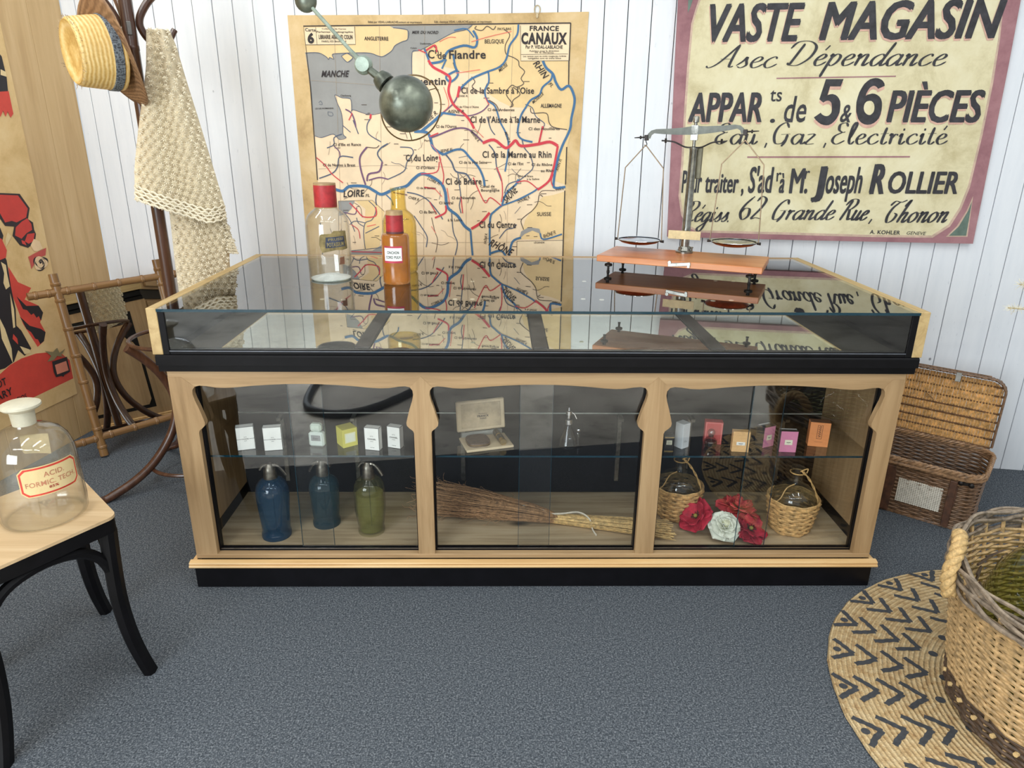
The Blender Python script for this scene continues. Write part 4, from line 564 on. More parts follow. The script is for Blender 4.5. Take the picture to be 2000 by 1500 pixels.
AMB=flat('brown powder behind glass',(156,92,30),.12,0,.14,14,0,.8)
b=thing('medicine_bottle','small brown filled bottle with red stopper and white CINCHON label','bottle',(-.477,.403,GT))
MB().lathe([(.0005,.0),(.043,.0),(.0455,.004),(.0466,.012),(.0466,.156),(.0435,.164),(.036,.1672),(.029,.1678),(.0285,.172)],36).build('glass_body',AMB,b)
MB().mat(REDL).lathe([(.0292,.172),(.0287,.228)],32,None,False,False).mat(flat('dark cap ring',(96,52,52),.5)).lathe([(.0296,.1680),(.0296,.1745)],32,None,False,False).mat(PALEM).lathe([(.0287,.228),(.0276,.2415),(.0005,.2416)],32).build('stopper',None,b)
m=MB().mat(flat('crimson label border',(178,52,72),.5)); r=.0467; curved(m,r,AC-.78,AC+.62,.074,.130,18,.0005)
m.mat(flat('white label paper',(236,238,232),.5,0,.03)); curved(m,r,AC-.74,AC+.56,.081,.124,18,.0009)
m.mat(SBLK); f=cyl(r,AC-.07,.0013); letter(m,'CINCHON',0,.109,.040,.0085,0,0,.03,f); letter(m,'CORD PULV.',0.001,.0935,.052,.0085,0,0,.03,f); m.build('paper_label',None,b)

YEL=glass('yellow bottle glass',(.98,.92,.66),.05,.35,0,.05,(214,176,80))
b=thing('yellow_bottle','empty yellow glass bottle with open neck behind the CINCHON bottle','bottle',(-.4902,.6094,GT))
pr=[(.0005,.010),(.045,.006),(.056,0),(.0615,.006),(.0628,.014),(.0615,.168),(.060,.185),(.0519,.2048),(.040,.216),(.030,.224),(.0277,.2319),(.0262,.260),(.0262,.290),(.0285,.294),(.0285,.300),(.024,.300)]
MB().lathe(pr,40,None,False,False).build('glass_body',YEL,b); MB().lathe(list(reversed(back(pr[2:-3],.003))),40,None,False,False).build('inner_wall',YEL,b)

# ------------------------------------------------------------ balance
OR=wood('orange mahogany',(156,88,44),(192,118,66),(208,140,88),0,.3,0,.9,.02)
th=math.atan2(-.42,.907)
bs=thing('balance_scale','two pan nickel balance scale on an orange wooden base by the painted sign','scale',(.56,.62,GT),(0,0,th))
m=MB().mat(OR).box(-.295,.295,-.13,.13,.040,.063,None,.002); m.build('base_board',None,bs)
for x in (-.255,.255):
    for y in (-.105,.105): MB().tube([(x,y,0),(x,y,.040)],.0045,10).lathe([(.006,.0),(.006,.004),(.004,.006)],12,Matrix.Translation((x,y,0))).lathe([(.012,.0215),(.0145,.023),(.0145,.029),(.012,.031)],18,Matrix.Translation((x,y,0))).lathe([(.006,.035),(.006,.041)],12,Matrix.Translation((x,y,0))).build('levelling_foot',IRON,bs)
TB=.063; cx,cy=-.012,.083
tr=lambda z:Matrix.Translation((cx,cy,z))
m=MB().lathe([(.033,0),(.033,.006),(.026,.010),(.022,.020),(.020,.024)],28,tr(TB)); 
for a in (0,2.1,4.2): m.lathe([(.004,.0),(.004,.014),(.006,.014),(.006,.018)],8,Matrix.Translation((cx+.027*math.cos(a),cy+.027*math.sin(a),TB+.005)))
m.build('column_foot',NICKEL,bs)
MB().lathe([(.0165,TB+.018),(.016,.24),(.0135,.435),(.0155,.438),(.0155,.446),(.012,.448)],24,Matrix.Translation((cx,cy,0))).build('column',NICKEL,bs)
MB().lathe([(.006,.445),(.006,.53),(.0115,.532),(.0115,.548),(.009,.552)],16,Matrix.Translation((cx,cy,0))).box(-.013,.013,-.014,-.006,.47,.522,tr(0),.001).build('beam_fork',NICKEL,bs)
m=MB().box(cx-.060,cx+.060,cy-.032,cy-.028,.117,.148); m.tube([(cx-.035,cy-.0335,.122),(cx-.035,cy-.031,.122)],.004,8).tube([(cx+.035,cy-.0335,.122),(cx+.035,cy-.031,.122)],.004,8); m.build('ivory_scale_plate',flat('ivory plate',(206,186,138),.45),bs)
m=MB().tube([(cx,cy-.03,.155),(cx+.001,cy-.03,.45)],[.0012,.0012],6); m.build('pointer',IRON,bs)
m=MB().box(cx-.018,cx+.030,cy+.018,cy+.034,.335,.447,None,.002); m.build('weight_box',flat('grey green tin',(110,104,84),.5,.4),bs)
# beam, left end lower
tilt=math.atan2(.0215,.357); Mb=Matrix.Translation((cx,cy-.010,.508))@Matrix.Rotation(-tilt,4,'Y')
topc=[(-.176,-.022),(-.170,-.006),(-.158,.004),(-.14,.008),(-.09,.007),(-.04,.008),(0,.012),(.04,.008),(.09,.007),(.14,.008),(.158,.004),(.170,-.006),(.176,-.022)]
botc=[(.163,-.024),(.158,-.012),(.148,-.006),(.12,-.010),(.06,-.016),(0,-.019),(-.06,-.016),(-.12,-.010),(-.148,-.006),(-.158,-.012),(-.163,-.024)]
beam=MB(); beam.prism(topc+botc,lambda u,v,d:Mb@V((u,d,v)),-.004,.004); bo=beam.build('beam',flat('grey beam metal',(98,100,93),.45,.3,.15,30),bs,25)
for sg in (-1,1):
    m=MB(); m.tube([Mb@V((sg*.168,0,-.018)),Mb@V((sg*.205,0,-.018)),Mb@V((sg*.222,0,-.018))],[.0035,.0025,.0015],8); m.box(sg*.176-.007,sg*.176+.007,-.008,.008,-.030,-.010,Mb,.001); m.tube([Mb@V((sg*.196,0,-.018)),Mb@V((sg*.201,0,-.018))],.006,10); m.build('end_screw',IRON,bo)
    E0=Mb@V((sg*.178,0,-.034)); hk=E0+V((0,0,-.016))
    m=MB().tube(cr([E0+V((0,0,.012)),E0,E0+V((.004,0,-.008)),hk,hk+V((-.005,0,.005))],4),.0017,6); m.build('hook',IRON,bs)
    pz=(.1005 if sg<0 else .1155); sp=.0775
    pan=thing('pan','',None,(0,0,0)) if False else None
    yoke=MB(); s1=.036
    L1=[hk+V((0,0,.004)),V((hk.x-.073,hk.y,hk.z-.078)),V((hk.x-.087,hk.y,pz+.001))]; R1=[hk+V((0,0,.004)),V((hk.x+.073,hk.y,hk.z-.078)),V((hk.x+.087,hk.y,pz+.001))]
    for l in (L1,R1): yoke.tube([l[0],l[0]+(l[1]-l[0])*.96,l[1],l[1]+(l[2]-l[1])*.04,l[2]],.0020,6)
    yk=yoke.build('pan_yoke',flat('bronze wire',(120,100,78),.35,.9),bs)
    m=MB().mat(CHROME).lathe([(.0005,-.0135),(.045,-.0125),(.068,-.007),(.080,.0),(.084,.003),(.0835,.0045),(.080,.003)],40,Matrix.Translation((hk.x,hk.y,pz)),False,False)
    m.mat(COPPER).lathe([(.0005,-.0145),(.046,-.0135),(.069,-.008),(.0815,-.0005)],40,Matrix.Translation((hk.x,hk.y,pz)),False,False)
    m.mat(IRON)
    for q in (-1,1): m.tube([(hk.x+q*.082,hk.y,pz),(hk.x+q*.096,hk.y,pz)],[.004,.0055],8)
    m.build('pan',None,bs)
m=MB(); 
m.tube(cr([(cx-.115,cy-.02,.468),(cx-.07,cy-.02,.464),(cx-.03,cy-.012,.447),(cx,cy-.01,.446),(cx+.03,cy-.012,.447),(cx+.07,cy-.02,.464),(cx+.115,cy-.02,.468)],5),.0028,6)
for q in (-1,1): m.tube([(cx+q*.1,cy-.02,.460),(cx+q*.1,cy-.02,.476)],.004,8)
m.build('beam_stop',IRON,bs)
m=MB().box(-.04,.04,-.1335,-.1300,-.006,.006,Matrix.Translation((.012,0,.052))@Matrix.Rotation(-.12,4,'Y'),.001); m.tube([(-.022,-.136,.0575),(-.022,-.13,.0575)],.006,10).tube([(.046,-.136,.0475),(.046,-.13,.0475)],.005,10); m.build('stop_lever',NICKEL,bs)
# ------------------------------------------------------------ inside the counter: siphons
FZ=.1145; SZ=.4512
def siphon(label,loc,prof,tint,rot,scale=1,liquid=None,edge=.5,body=.3,bodyc=(60,100,130)):
    b=thing('siphon_bottle',label,'bottle',(loc[0],loc[1],FZ),(0,0,rot),'soda siphons in the left bay')
    g=glass('siphon glass '+label[:14],tint,.05,edge,0,body,bodyc)
    tw=lambda a,z:1+.012*math.sin(8*a+z*55) if .03<z<.16 else 1
    P=[]; 
    for (r0,z0),(r1,z1) in zip(prof,prof[1:]):
        k=6 if z1-z0>.05 else 1
        P+=[(r0+(r1-r0)*i/k,z0+(z1-z0)*i/k) for i in range(k)]
    P.append(prof[-1]); MB().lathe(P,48,None,False,False,tw).build('glass_body',g,b)
    if liquid:
        MB().lathe([(.0005,.012),(prof[2][0]-.005,.012)]+[(r-.004,z) for r,z in prof[3:] if .02<z<.150]+[(.046,.152),(.0005,.152)],32).build('liquid',liquid,b)
    zt=prof[-1][1]
    HM=flat('tarnished pewter',(128,122,112),.38,1,.25,60)
    m=MB().lathe([(.0215,zt-.012),(.0235,zt-.004),(.0225,zt+.004),(.0215,zt+.028),(.0185,zt+.037),(.013,zt+.044),(.010,zt+.050),(.004,zt+.053)],24); m.build('siphon_head',HM,b)
    m=MB().tube(cr([(.0,0,zt+.040),(.016,0,zt+.043),(.030,0,zt+.034),(.044,0,zt+.014),(.050,0,zt+.002)],5),[.0075]*6+[.006]*10+[.0055]*5,8); m.build('spout',HM,b)
    m=MB().tube(cr([(-.004,0,zt+.048),(-.02,0,zt+.046),(-.032,0,zt+.030)],5),.0045,6,flat=1.6); m.build('lever',HM,b)
    MB().tube([(.001,0,.02),(0,0,zt)],.0022,6).build('dip_tube',glass('dip tube',(.8,.84,.8),.08),b)
    return b
bp=[(.0005,.010),(.040,.006),(.049,.000),(.0507,.006),(.0495,.018),(.0465,.026),(.0475,.036),(.0545,.150),(.0545,.180),(.050,.196),(.040,.210),(.028,.219),(.0200,.224)]
siphon('blue ribbed glass soda siphon at the left front of the case floor',(-.8946,.1407),bp,(.40,.58,.72),.25,1,None,.4,.26,(50,90,122))
bp2=[(.0005,.010),(.040,.006),(.0475,.000),(.0487,.006),(.048,.018),(.0445,.026),(.0455,.036),(.052,.135),(.052,.155),(.047,.170),(.038,.182),(.026,.191),(.0190,.198)]
siphon('smaller darker blue green soda siphon behind the overlapping left panes',(-.740,.2191),bp2,(.44,.58,.62),2.9,1,None,.4,.30,(58,92,104))
bp3=[(.0005,.010),(.036,.006),(.045,.000),(.0465,.006),(.0455,.016),(.043,.024),(.046,.036),(.0525,.090),(.0535,.160),(.051,.182),(.043,.198),(.031,.209),(.0200,.218)]
lq=glass('yellow green soda',(.95,.94,.74),.03,.2,0,.14,(208,202,124))
siphon('clear glass soda siphon full of pale yellow liquid',(-.5713,.1669),bp3,(.98,.985,.93),-.15,1,lq,.3,.03,(190,190,120))

# ------------------------------------------------------------ cartons on the glass shelf
CARD={}
def card(n,c,r=.45): return flat('card '+n,c,r,0,.04,12)
WC_=card('white',(232,232,226)); BKP=flat('printed black line',(40,40,42),.5); GREYP=flat('grey print',(110,110,112),.6)
def carton(name,label,x,y,w,d,h,rot,mat,deco=None,cat='box',group=None):
    mb=MB().mat(mat).box(-w/2,w/2,-d/2,d/2,0,h,None,.0008)
    def F(u,v): return V((u,-d/2-.0004,v))
    def FR(u,v): return V((w/2+.0004,u,v))
    def TP_(u,v): return V((u,v,h+.0004))
    if deco: deco(mb,F,FR,TP_,w,d,h)
    o=mb.build(name,None,None,0); o.location=(x,y,SZ); o.rotation_euler=(0,0,rot); return tag(o,label,cat,group or 'perfume cartons on the glass shelf')
def q4(mb,F,u0,u1,v0,v1): mb.poly([F(u0,v0),F(u1,v0),F(u1,v1),F(u0,v1)])
def outline(mb,F,u0,u1,v0,v1,t):
    q4(mb,F,u0,u1,v0,v0+t); q4(mb,F,u0,u1,v1-t,v1); q4(mb,F,u0,u0+t,v0,v1); q4(mb,F,u1-t,u1,v0,v1)
def chanel(mid):
    def deco(mb,F,FR,T,w,d,h):
        mb.mat(BKP); t=.0012; outline(mb,F,-w/2,w/2,0,h,t); outline(mb,T,-w/2,w/2,-d/2,d/2,t); outline(mb,lambda u,v:V((-w/2-.0004,u,v)),-d/2,d/2,0,h,t); outline(mb,FR,-d/2,d/2,0,h,t)
        if mid: q4(mb,F,-w/2,-.012,h*.47,h*.47+t); q4(mb,F,.012,w/2,h*.47,h*.47+t); letter(mb,'N°5',0,h*.56,.008,.003,0,0,.01,F); letter(mb,'CHANEL',0,h*.48,.022,.0035,0,0,.02,F); letter(mb,'PARIS',0,h*.40,.008,.0022,0,0,.01,F)
        else: letter(mb,'N°5',0,h*.63,.010,.0032,0,0,.01,F); letter(mb,'CHANEL',0,h*.50,.030,.0052,0,0,.03,F); letter(mb,'PARIS',0,h*.40,.011,.0024,0,0,.01,F); letter(mb,'PARFUM',0,h*.12,.014,.0022,0,0,.01,F)
    return deco
carton('perfume_box','white black edged perfume carton at the far left of the glass shelf',-.955,.125,.056,.026,.081,.30,WC_,chanel(1))
carton('perfume_box','white black edged perfume carton second from left with dividing line',-.864,.120,.058,.024,.082,.18,WC_,chanel(1))
carton('perfume_box','slim white perfume carton with black lettering right of the yellow cube',-.538,.123,.051,.025,.079,-.22,WC_,chanel(0))
carton('perfume_box','slim white perfume carton beside the left centre post',-.468,.140,.047,.025,.076,-.32,WC_,chanel(0))
def yl(mb,F,FR,T,w,d,h):
    mb.mat(card('pale yellow',(232,232,190))); q4(mb,F,-w*.36,w*.36,h*.24,h*.78); mb.mat(card('cream patch',(232,236,214))); q4(mb,lambda u,v:F(u,v)+V((0,-.0003,0)),-w*.28,w*.28,h*.30,h*.72)
carton('perfume_box','bright yellow cube shaped perfume carton on the glass shelf',-.632,.160,.052,.052,.064,.62,card('lemon',(214,206,92)),yl)
b=thing('perfume_flacon','square frosted glass scent bottle with pale stopper and grey label','bottle',(-.7279,.148,SZ),(0,0,-.12))
FR_=flat('frosted glass',(212,222,214),.3,0,.05,20)
MB().box(-.026,.026,-.013,.013,0,.051,None,.006).build('bottle_body',FR_,b); MB().box(-.019,.019,-.012,.012,.0525,.081,None,.006).build('stopper',flat('pale green stopper',(206,220,206),.3),b); MB().box(-.008,.008,-.006,.006,.050,.054).build('neck',FR_,b)
m=MB().mat(flat('grey label',(140,142,142),.5)); F=lambda u,v:V((u,-.0134,v)); q4(m,F,-.016,.016,.022,.042); m.mat(BKP); letter(m,'Coco',0,.031,.018,.006,0,.2,.01,lambda u,v:V((u,-.0138,v))); m.build('label_plate',None,b)
# middle bay
b=thing('makeup_case','open cream gift box holding a brown compact and a lipstick','case',(-.168,.165,SZ),(0,0,.29)); b.scale=(1.12,1.12,1.08)
CRM=flat('cream satin lining',(206,186,152),.5,0,.08,14); 
m=MB().mat(CRM).box(-.072,.072,-.050,.050,0,.008,None,.002); m.build('box_base',None,b)
Ml=Matrix.Translation((0,.052,.012))@Matrix.Rotation(-.16,4,'X')
m=MB().mat(CRM).box(-.076,.076,-.004,.006,.012,.110,Ml,.003).mat(flat('lid hollow',(186,166,134),.55)).box(-.062,.062,-.0052,-.004,.022,.100,Ml,.001).mat(SBLK)
fl=lambda u,v:Ml@V((u,-.0058,v)); letter(m,'Parfums',.006,.066,.026,.0032,0,0,.01,fl); letter(m,'FRANCK',.006,.058,.036,.0062,0,0,.03,fl); letter(m,'PARIS',.006,.050,.020,.0038,0,0,.02,fl); m.build('box_lid',None,b)
MB().box(-.064,.064,.046,.054,.004,.022,None,.001).build('hinge_strip',flat('grey hinge cloth',(150,150,142),.7),b)
m=MB().mat(flat('brown tooled compact',(92,74,62),.45,.2,.3,90)); rr=[(.034*math.copysign(abs(math.cos(a))**.6,math.cos(a))-.026,.036*math.copysign(abs(math.sin(a))**.6,math.sin(a))) for a in [2*PI*i/40 for i in range(40)]]
m.prism(rr,lambda u,v,d:(u,v,d),.008,.019); m.mat(BRASS).prism([((u+.026)*1.03-.026,v*1.03) for u,v in rr],lambda u,v,d:(u,v,d),.0125,.0145); m.build('compact',None,b,40)
m=MB().mat(flat('dark patterned case',(84,78,66),.4,.3,.4,120)).tube([(.042,.040,.017),(.042,-.022,.017)],.0105,12).mat(BRASS).tube([(.042,-.022,.017),(.042,-.040,.017)],.0102,12).tube([(.042,.008,.017),(.042,.004,.017)],.0108,12); m.build('lipstick',None,b)
b=thing('perfume_atomiser','clear cone shaped glass perfume atomiser with silver pump top','bottle',(.1076,.165,SZ))
TG=glass('thin clear glass',(.98,.985,.98),.05,.4)
MB().lathe([(.0005,.004),(.030,.003),(.034,.001),(.035,.005),(.033,.010),(.012,.060),(.0085,.072),(.0085,.082)],32,None,False,False).build('glass_body',TG,b)
MB().lathe([(.0135,.074),(.0135,.090),(.011,.092),(.006,.094),(.006,.104),(.010,.106),(.010,.119),(.004,.121),(.002,.132)],18).build('pump_top',CHROME,b); MB().tube(cr([(.008,0,.116),(.018,0,.108),(.026,-.002,.092)],4),.0022,6).build('pump_arm',CHROME,b)
b=thing('stoppered_flask','tiny clear stemmed glass with ball stopper right of the atomiser','bottle',(.1385,.138,SZ))
MB().lathe([(.0005,.0),(.015,.0),(.015,.002),(.003,.006),(.0022,.040),(.006,.046),(.011,.052),(.010,.056)],20,None,False,False).build('stem_glass',TG,b); MB().ball((0,0,.062),.0072,12,8).build('ball_stopper',CHROME,b)
# right bay
def blkd(mb,F,FR,T,w,d,h):
    mb.mat(card('ivory',(222,220,196))); q4(mb,F,-w*.3,w*.3,h*.44,h*.72); mb.mat(BRASS); q4(mb,F,-w/2,w/2,h*.86,h*.93); q4(mb,F,-w/2,w/2,.0,.003); mb.mat(GREYP)
    for i in range(4): q4(mb,lambda u,v:F(u,v)+V((0,-.0003,0)),-w*.2,w*.2,h*(.48+.05*i),h*(.495+.05*i))
carton('perfume_box','small black carton with ivory label beside the right centre post',.4356,.118,.030,.028,.056,-.05,flat('gloss black card',(24,22,24),.3),blkd)
def wht(mb,F,FR,T,w,d,h):
    mb.mat(GREYP); [q4(mb,F,-w*.25,w*.2-.004*i,h*(.26+.03*i),h*(.268+.03*i)) for i in range(3)]
    for i in range(5): q4(mb,FR,-d*.3,-d*.3+d*.5*(.5+.1*(i%3)),h*(.30+.03*i),h*(.306+.03*i))
    q4(mb,FR,d*.02,d*.08,h*.68,h*.80)
carton('perfume_box','tall plain white carton turned cornerwise on the shelf',.4871,.145,.034,.034,.088,.62,card('cool white',(206,210,212)),wht)
def redd(mb,F,FR,T,w,d,h): mb.mat(card('pink line',(226,150,146))); outline(mb,F,-w/2+.003,w/2-.003,.003,h-.003,.0012)
carton('perfume_box','red carton with pale outline standing behind the round glass flacon',.600,.178,.058,.030,.080,-.16,card('coral red',(188,76,72)),redd)
b=thing('perfume_flacon','round glass scent bottle with ball stopper in front of the red carton','bottle',(.5825,.140,SZ))
MB().lathe([(.0005,.003),(.012,.0),(.018,.004),(.0225,.015),(.021,.026),(.013,.034),(.0075,.037),(.0075,.043)],28,None,False,False).build('glass_body',glass('scent glass',(.95,.93,.90),.14,.6),b); MB().lathe([(.0005,.004),(.017,.006),(.0200,.015),(.0195,.022),(.0005,.022)],24).build('scent',glass('amber scent',(.66,.52,.36),.04,.3),b)
MB().ball((0,0,.054),.0125,16,10).lathe([(.009,.040),(.009,.044)],14).build('ball_stopper',glass('stopper glass',(.85,.86,.84),.14,.6),b)
def lab(main,lm,txt,w_=.42,zz=(.34,.56)):
    def deco(mb,F,FR,T,w,d,h):
        mb.mat(lm); q4(mb,F,-w*w_/2,w*w_/2,h*zz[0],h*zz[1]); mb.mat(SBLK); c=h*(zz[0]+zz[1])/2; q4(mb,lambda u,v:F(u,v)+V((0,-.0003,0)),-w*w_*.27,w*w_*.25,c-.0009,c+.0009); mb.mat(GREYP); q4(mb,lambda u,v:F(u,v)+V((0,-.0003,0)),-w*w_*.16,w*w_*.15,c-.0040,c-.0032)
    return deco
IV=card('ivory',(222,220,196))
carton('perfume_box','peach perfume carton with white label on the glass shelf',.6727,.113,.055,.024,.072,-.13,card('peach',(216,172,118)),lab(0,card('white',(232,232,226)),'',.5,(.34,.50)))
def pinkd(txt):
    f=lab(0,IV,txt,.45,(.36,.60))
    def deco(mb,F,FR,T,w,d,h):
        f(mb,F,FR,T,w,d,h); mb.mat(card('grey black',(52,54,56))); q4(mb,T,-w/2,w/2,-d/2,d/2); q4(mb,lambda u,v:V((-w/2-.0004,u,v)),-d/2,d/2,0,h); mb.mat(card('white',(232,232,226))); q4(mb,lambda u,v:T(u,v)+V((0,0,.0003)),-w/2,w/2,d*.18,d*.42)
    return deco
PK=card('orchid pink',(206,126,160))
carton('perfume_box','pink carton with grey side turned to the left behind the right pane edge',.772,.158,.048,.036,.073,.42,PK,pinkd(''))
carton('perfume_box','pink carton facing front between the other pink and the orange carton',.8295,.113,.055,.026,.074,-.08,PK,pinkd(''))
def ord_(mb,F,FR,T,w,d,h):
    mb.mat(flat('brown print',(96,62,44),.6)); outline(mb,F,-w*.13,w*.13,h*.33,h*.90,.0012); [ribbon(mb,[(-w*.07,h*(.40+.08*i)),(w*.06,h*(.43+.08*i)),(-w*.05,h*(.46+.08*i))],.0016,F) for i in range(6)]; q4(mb,F,-w*.2,w*.2,h*.20,h*.207); mb.mat(card('dull brown top',(120,82,58))); q4(mb,T,-w/2,w/2,-d/2,d/2)
carton('perfume_box','orange carton with tall dark emblem at the right end of the shelf',.952,.160,.064,.032,.087,-.22,card('orange',(220,140,84)),ord_)

# ------------------------------------------------------------ twig broom
b=thing('twig_broom','bundle of dry twigs tied with white ribbon lying on the case floor','broom',(0,.24,FZ))
random.seed(7); TW=flat('brown heather',(158,120,82),.8,0,.35,80); TW2=flat('straw stalk',(206,172,112),.6,0,.3,70)
def bp_(t): # axis of the bundle: x from brushy end to the cut end
    return V((-.43+.90*t,.07-.17*t**1.2,.0))
m=MB().mat(TW)
for i in range(620):
    a=random.uniform(0,2*PI); rr=math.sqrt(random.random()); t0=random.uniform(.0,.42); pts=[]
    for j in range(6):
        t=t0+(.58-t0)*j/5; f=max(0,1-t/.58); ry=.018+.085*f**.7*(1 if f<.75 else 1-.5*(f-.75)); rz=.013+.045*f**.6
        p=bp_(t)+V((0,rr*math.cos(a)*ry,rz+rr*math.sin(a)*rz*.98)); wv=.010*f
        pts.append(p+V((random.uniform(-wv,wv),random.uniform(-wv,wv),random.uniform(-.2,1)*wv)))
    m.tube(cr(pts,2),random.uniform(.0006,.0011),3,cap=False)
for i in range(300):
    t=random.uniform(.02,.40); f=1-t/.58; a=random.uniform(0,2*PI); p=bp_(t)+V((0,math.cos(a)*(.018+.08*f**.7),.013+.045*f**.6+math.sin(a)*.045*f**.6)); pts=[p]
    for j in range(4): pts.append(pts[-1]+V((random.uniform(-.025,.006),random.uniform(-.016,.016),random.uniform(-.010,.014))))
    for q in pts: q.z=max(.002,q.z)
    m.tube(cr(pts,2),.0006,3,cap=False)
o=m.build('brush',None,b,0); o['kind']='stuff'
m=MB().mat(TW2)
for i in range(230):
    a=random.uniform(0,2*PI); rr=math.sqrt(random.random()); t1=random.uniform(.93,1.02); pts=[]
    for j in range(4):
        t=.50+(t1-.50)*j/3; g=(t-.5)/.5; ry=.019+.040*g; rz=.014+.006*g
        pts.append(bp_(t)+V((0,rr*math.cos(a)*ry,rz+rr*math.sin(a)*rz*.97)))
    m.tube(pts,random.uniform(.0010,.0019),4)
o=m.build('stalks',None,b,0); o['kind']='stuff'
RB=flat('white cotton tape',(206,198,180),.8)
m=MB(); c=bp_(.535); 
for dx in (-.004,.003): m.tube([c+V((dx,.0215*math.cos(u),.0165+.0165*math.sin(u))) for u in [2*PI*i/20 for i in range(20)]],.0028,6,True,flat=.6)
m.ball(c+V((0,-.008,.034)),.006,8,6)
m.tube(cr([c+V((0,-.008,.034)),c+V((.05,-.012,.038)),c+V((.11,-.015,.045)),c+V((.145,-.040,.034)),c+V((.155,-.07,.008)),c+V((.165,-.10,.003))],5),.0036,6,flat=.35)
m.tube(cr([c+V((0,-.008,.034)),c+V((-.02,.0,.047)),c+V((-.06,.01,.052)),c+V((-.09,.012,.058))],5),.0036,6,flat=.35); m.build('ribbon',RB,b)

# ------------------------------------------------------------ weaving
def weave(mb,path,rows,r,amp,n,sides=4,phase=0,rnd=0.0,zr=1.0):
    """rows: list of heights; path(t,z)->(point,outward normal); strands pass in and out of n stakes"""
    for k,z in enumerate(rows):
        pts=[]
        for i in range(n*2):
            t=i/(n*2); p,nn=path(t,z); a=math.cos(PI*(i/2.0)+PI*k)*amp if True else 0
            s=1 if (i//2+k)%2==0 else -1
            off=0 if i%2 else s*amp
            pts.append(p+nn*off+V((0,0,random.uniform(-rnd,rnd))))
        mb.tube(pts,r,sides,True)
def circ(rf):
    def f(t,z):
        a=2*PI*t; nn=V((math.cos(a),math.sin(a),0)); return nn*rf(z)+V((0,0,z)),nn
    return f
WK=flat('tan willow',(204,164,108),.5,0,.28,60); WK2=flat('light willow',(196,158,100),.5,0,.25,60)
DJG=glass('demijohn glass',(.84,.86,.83),.07,.6,0,.05,(120,120,112))
def demijohn(label,loc,rb,rt,hb,seed):
    random.seed(seed); b=thing('demijohn',label,'demijohn',(loc[0],loc[1],FZ),(0,0,0),'wicker demijohns in the right bay')
    rf=lambda z:rb+(rt-rb)*(z/hb)**.8; m=MB().mat(WK)
    rows=[.006+i*(hb-.010)/12 for i in range(13)]
    weave(m,circ(rf),rows,.0050,.0046,13,5,0,.0010)
    for k in range(15):
        a=2*PI*k/15; m.tube([V((rf(z)*math.cos(a),rf(z)*math.sin(a),z)) for z in (.004,hb*.4,hb*.8,hb)],.0032,5)
    m.lathe([(.0005,.003),(rb-.003,.003),(rb-.002,.008)],24)
    for dz in (0,.005): m.tube([V(((rt+.001)*math.cos(a),(rt+.001)*math.sin(a),hb+dz+.0015*math.sin(9*a))) for a in [2*PI*i/60 for i in range(60)]],.0044,5,True)
    m.build('wicker_jacket',None,b,60)
    MB().lathe([(.0005,.01),(rb-.010,.012),(rb-.008,.02),(rt-.010,hb*.75),(rt-.009,hb+.008),(rt-.018,hb+.030),(rt-.036,hb+.048),(.032,hb+.058),(.022,hb+.064),(.0185,hb+.075),(.0185,hb+.110),(.0225,hb+.112),(.0225,hb+.122),(.017,hb+.124)],40,None,False,False).build('glass_body',DJG,b)
    h=MB().mat(WK2)
    P=cr([(rt*.85,-rt*.45,hb),(rt*.62,-rt*.42,hb+.05),(.025,-.03,hb+.095),(.0,-.026,hb+.118)],6)
    for s in (0,PI): h.tube([p+V((math.cos(i*.9+s),math.sin(i*.9+s),math.sin(i*.9+s)))*.0022 for i,p in enumerate(P)],.0022,5)
    h.tube(cr([(-.018,-.03,hb+.070),(-.045,-.034,hb+.056),(-rt*.75,-rt*.48,hb+.022),(-rt*.9,-rt*.4,hb+.003)],5),.0022,5); h.tube(cr([(.0,-.026,hb+.118),(.02,-.03,hb+.128),(.018,-.03,hb+.112)],4),.0022,5)
    h.tube([V((.024*math.cos(a),.024*math.sin(a),hb+.102)) for a in [2*PI*i/20 for i in range(20)]],.0022,5,True); h.build('twisted_handle',None,b,60); return b
demijohn('wicker covered glass demijohn beside the cut ends of the broom',(.5311,.2842),.0665,.0865,.118,3)
demijohn('wicker covered glass demijohn with twisted handle at the right of the flowers',(.9147,.185),.0615,.0850,.120,5)

# ------------------------------------------------------------ fabric flowers
def petal(par,mat,a,r0,ln,wd,lift,curl,c0,ruf=0,tip=.3,seed=0,flute=1.0):
    rg=random.Random(seed); ph=rg.uniform(0,6)
    def f(i,j):
        u=(i-.5)*2; w=wd*(math.sin(PI*min(1,(.10+.62*j)))**.8)*(1 if j<.75 else 1-tip*(j-.75)/.25)
        rr=r0+ln*j*math.cos(lift); z=ln*j*math.sin(lift)+curl*j*j*ln-.10*flute*ln*u*u*0+.22*wd*u*u*flute
        z+=ruf*math.sin(5*u+ph)*j+ruf*.7*math.sin(9*u-ph)*j; ss=w*u
        x=rr*math.cos(a)-ss*math.sin(a); y=rr*math.sin(a)+ss*math.cos(a); return c0+V((x,y,z))
    o=MB().grid(f,9,8).build('petal',mat,par,180); md=o.modifiers.new('thick','SOLIDIFY'); md.thickness=.0009; return o
def flower(name,label,loc,tilt,mat,rings,centre):
    b=thing(name,label,'flower',loc,tilt,'fabric flowers in the right bay'); k=0
    for n,r0,ln,wd,lift,curl,z,ruf,tip in rings:
        for i in range(n): petal(b,mat,2*PI*(i+.5*(k%2))/n+.3*k,r0,ln,wd,lift,curl,V((0,0,z)),ruf,tip,k*20+i); 
        k+=1
    centre(b); return b
RW=flat('white silk petal',(226,228,212),.7,0,.05,30); 
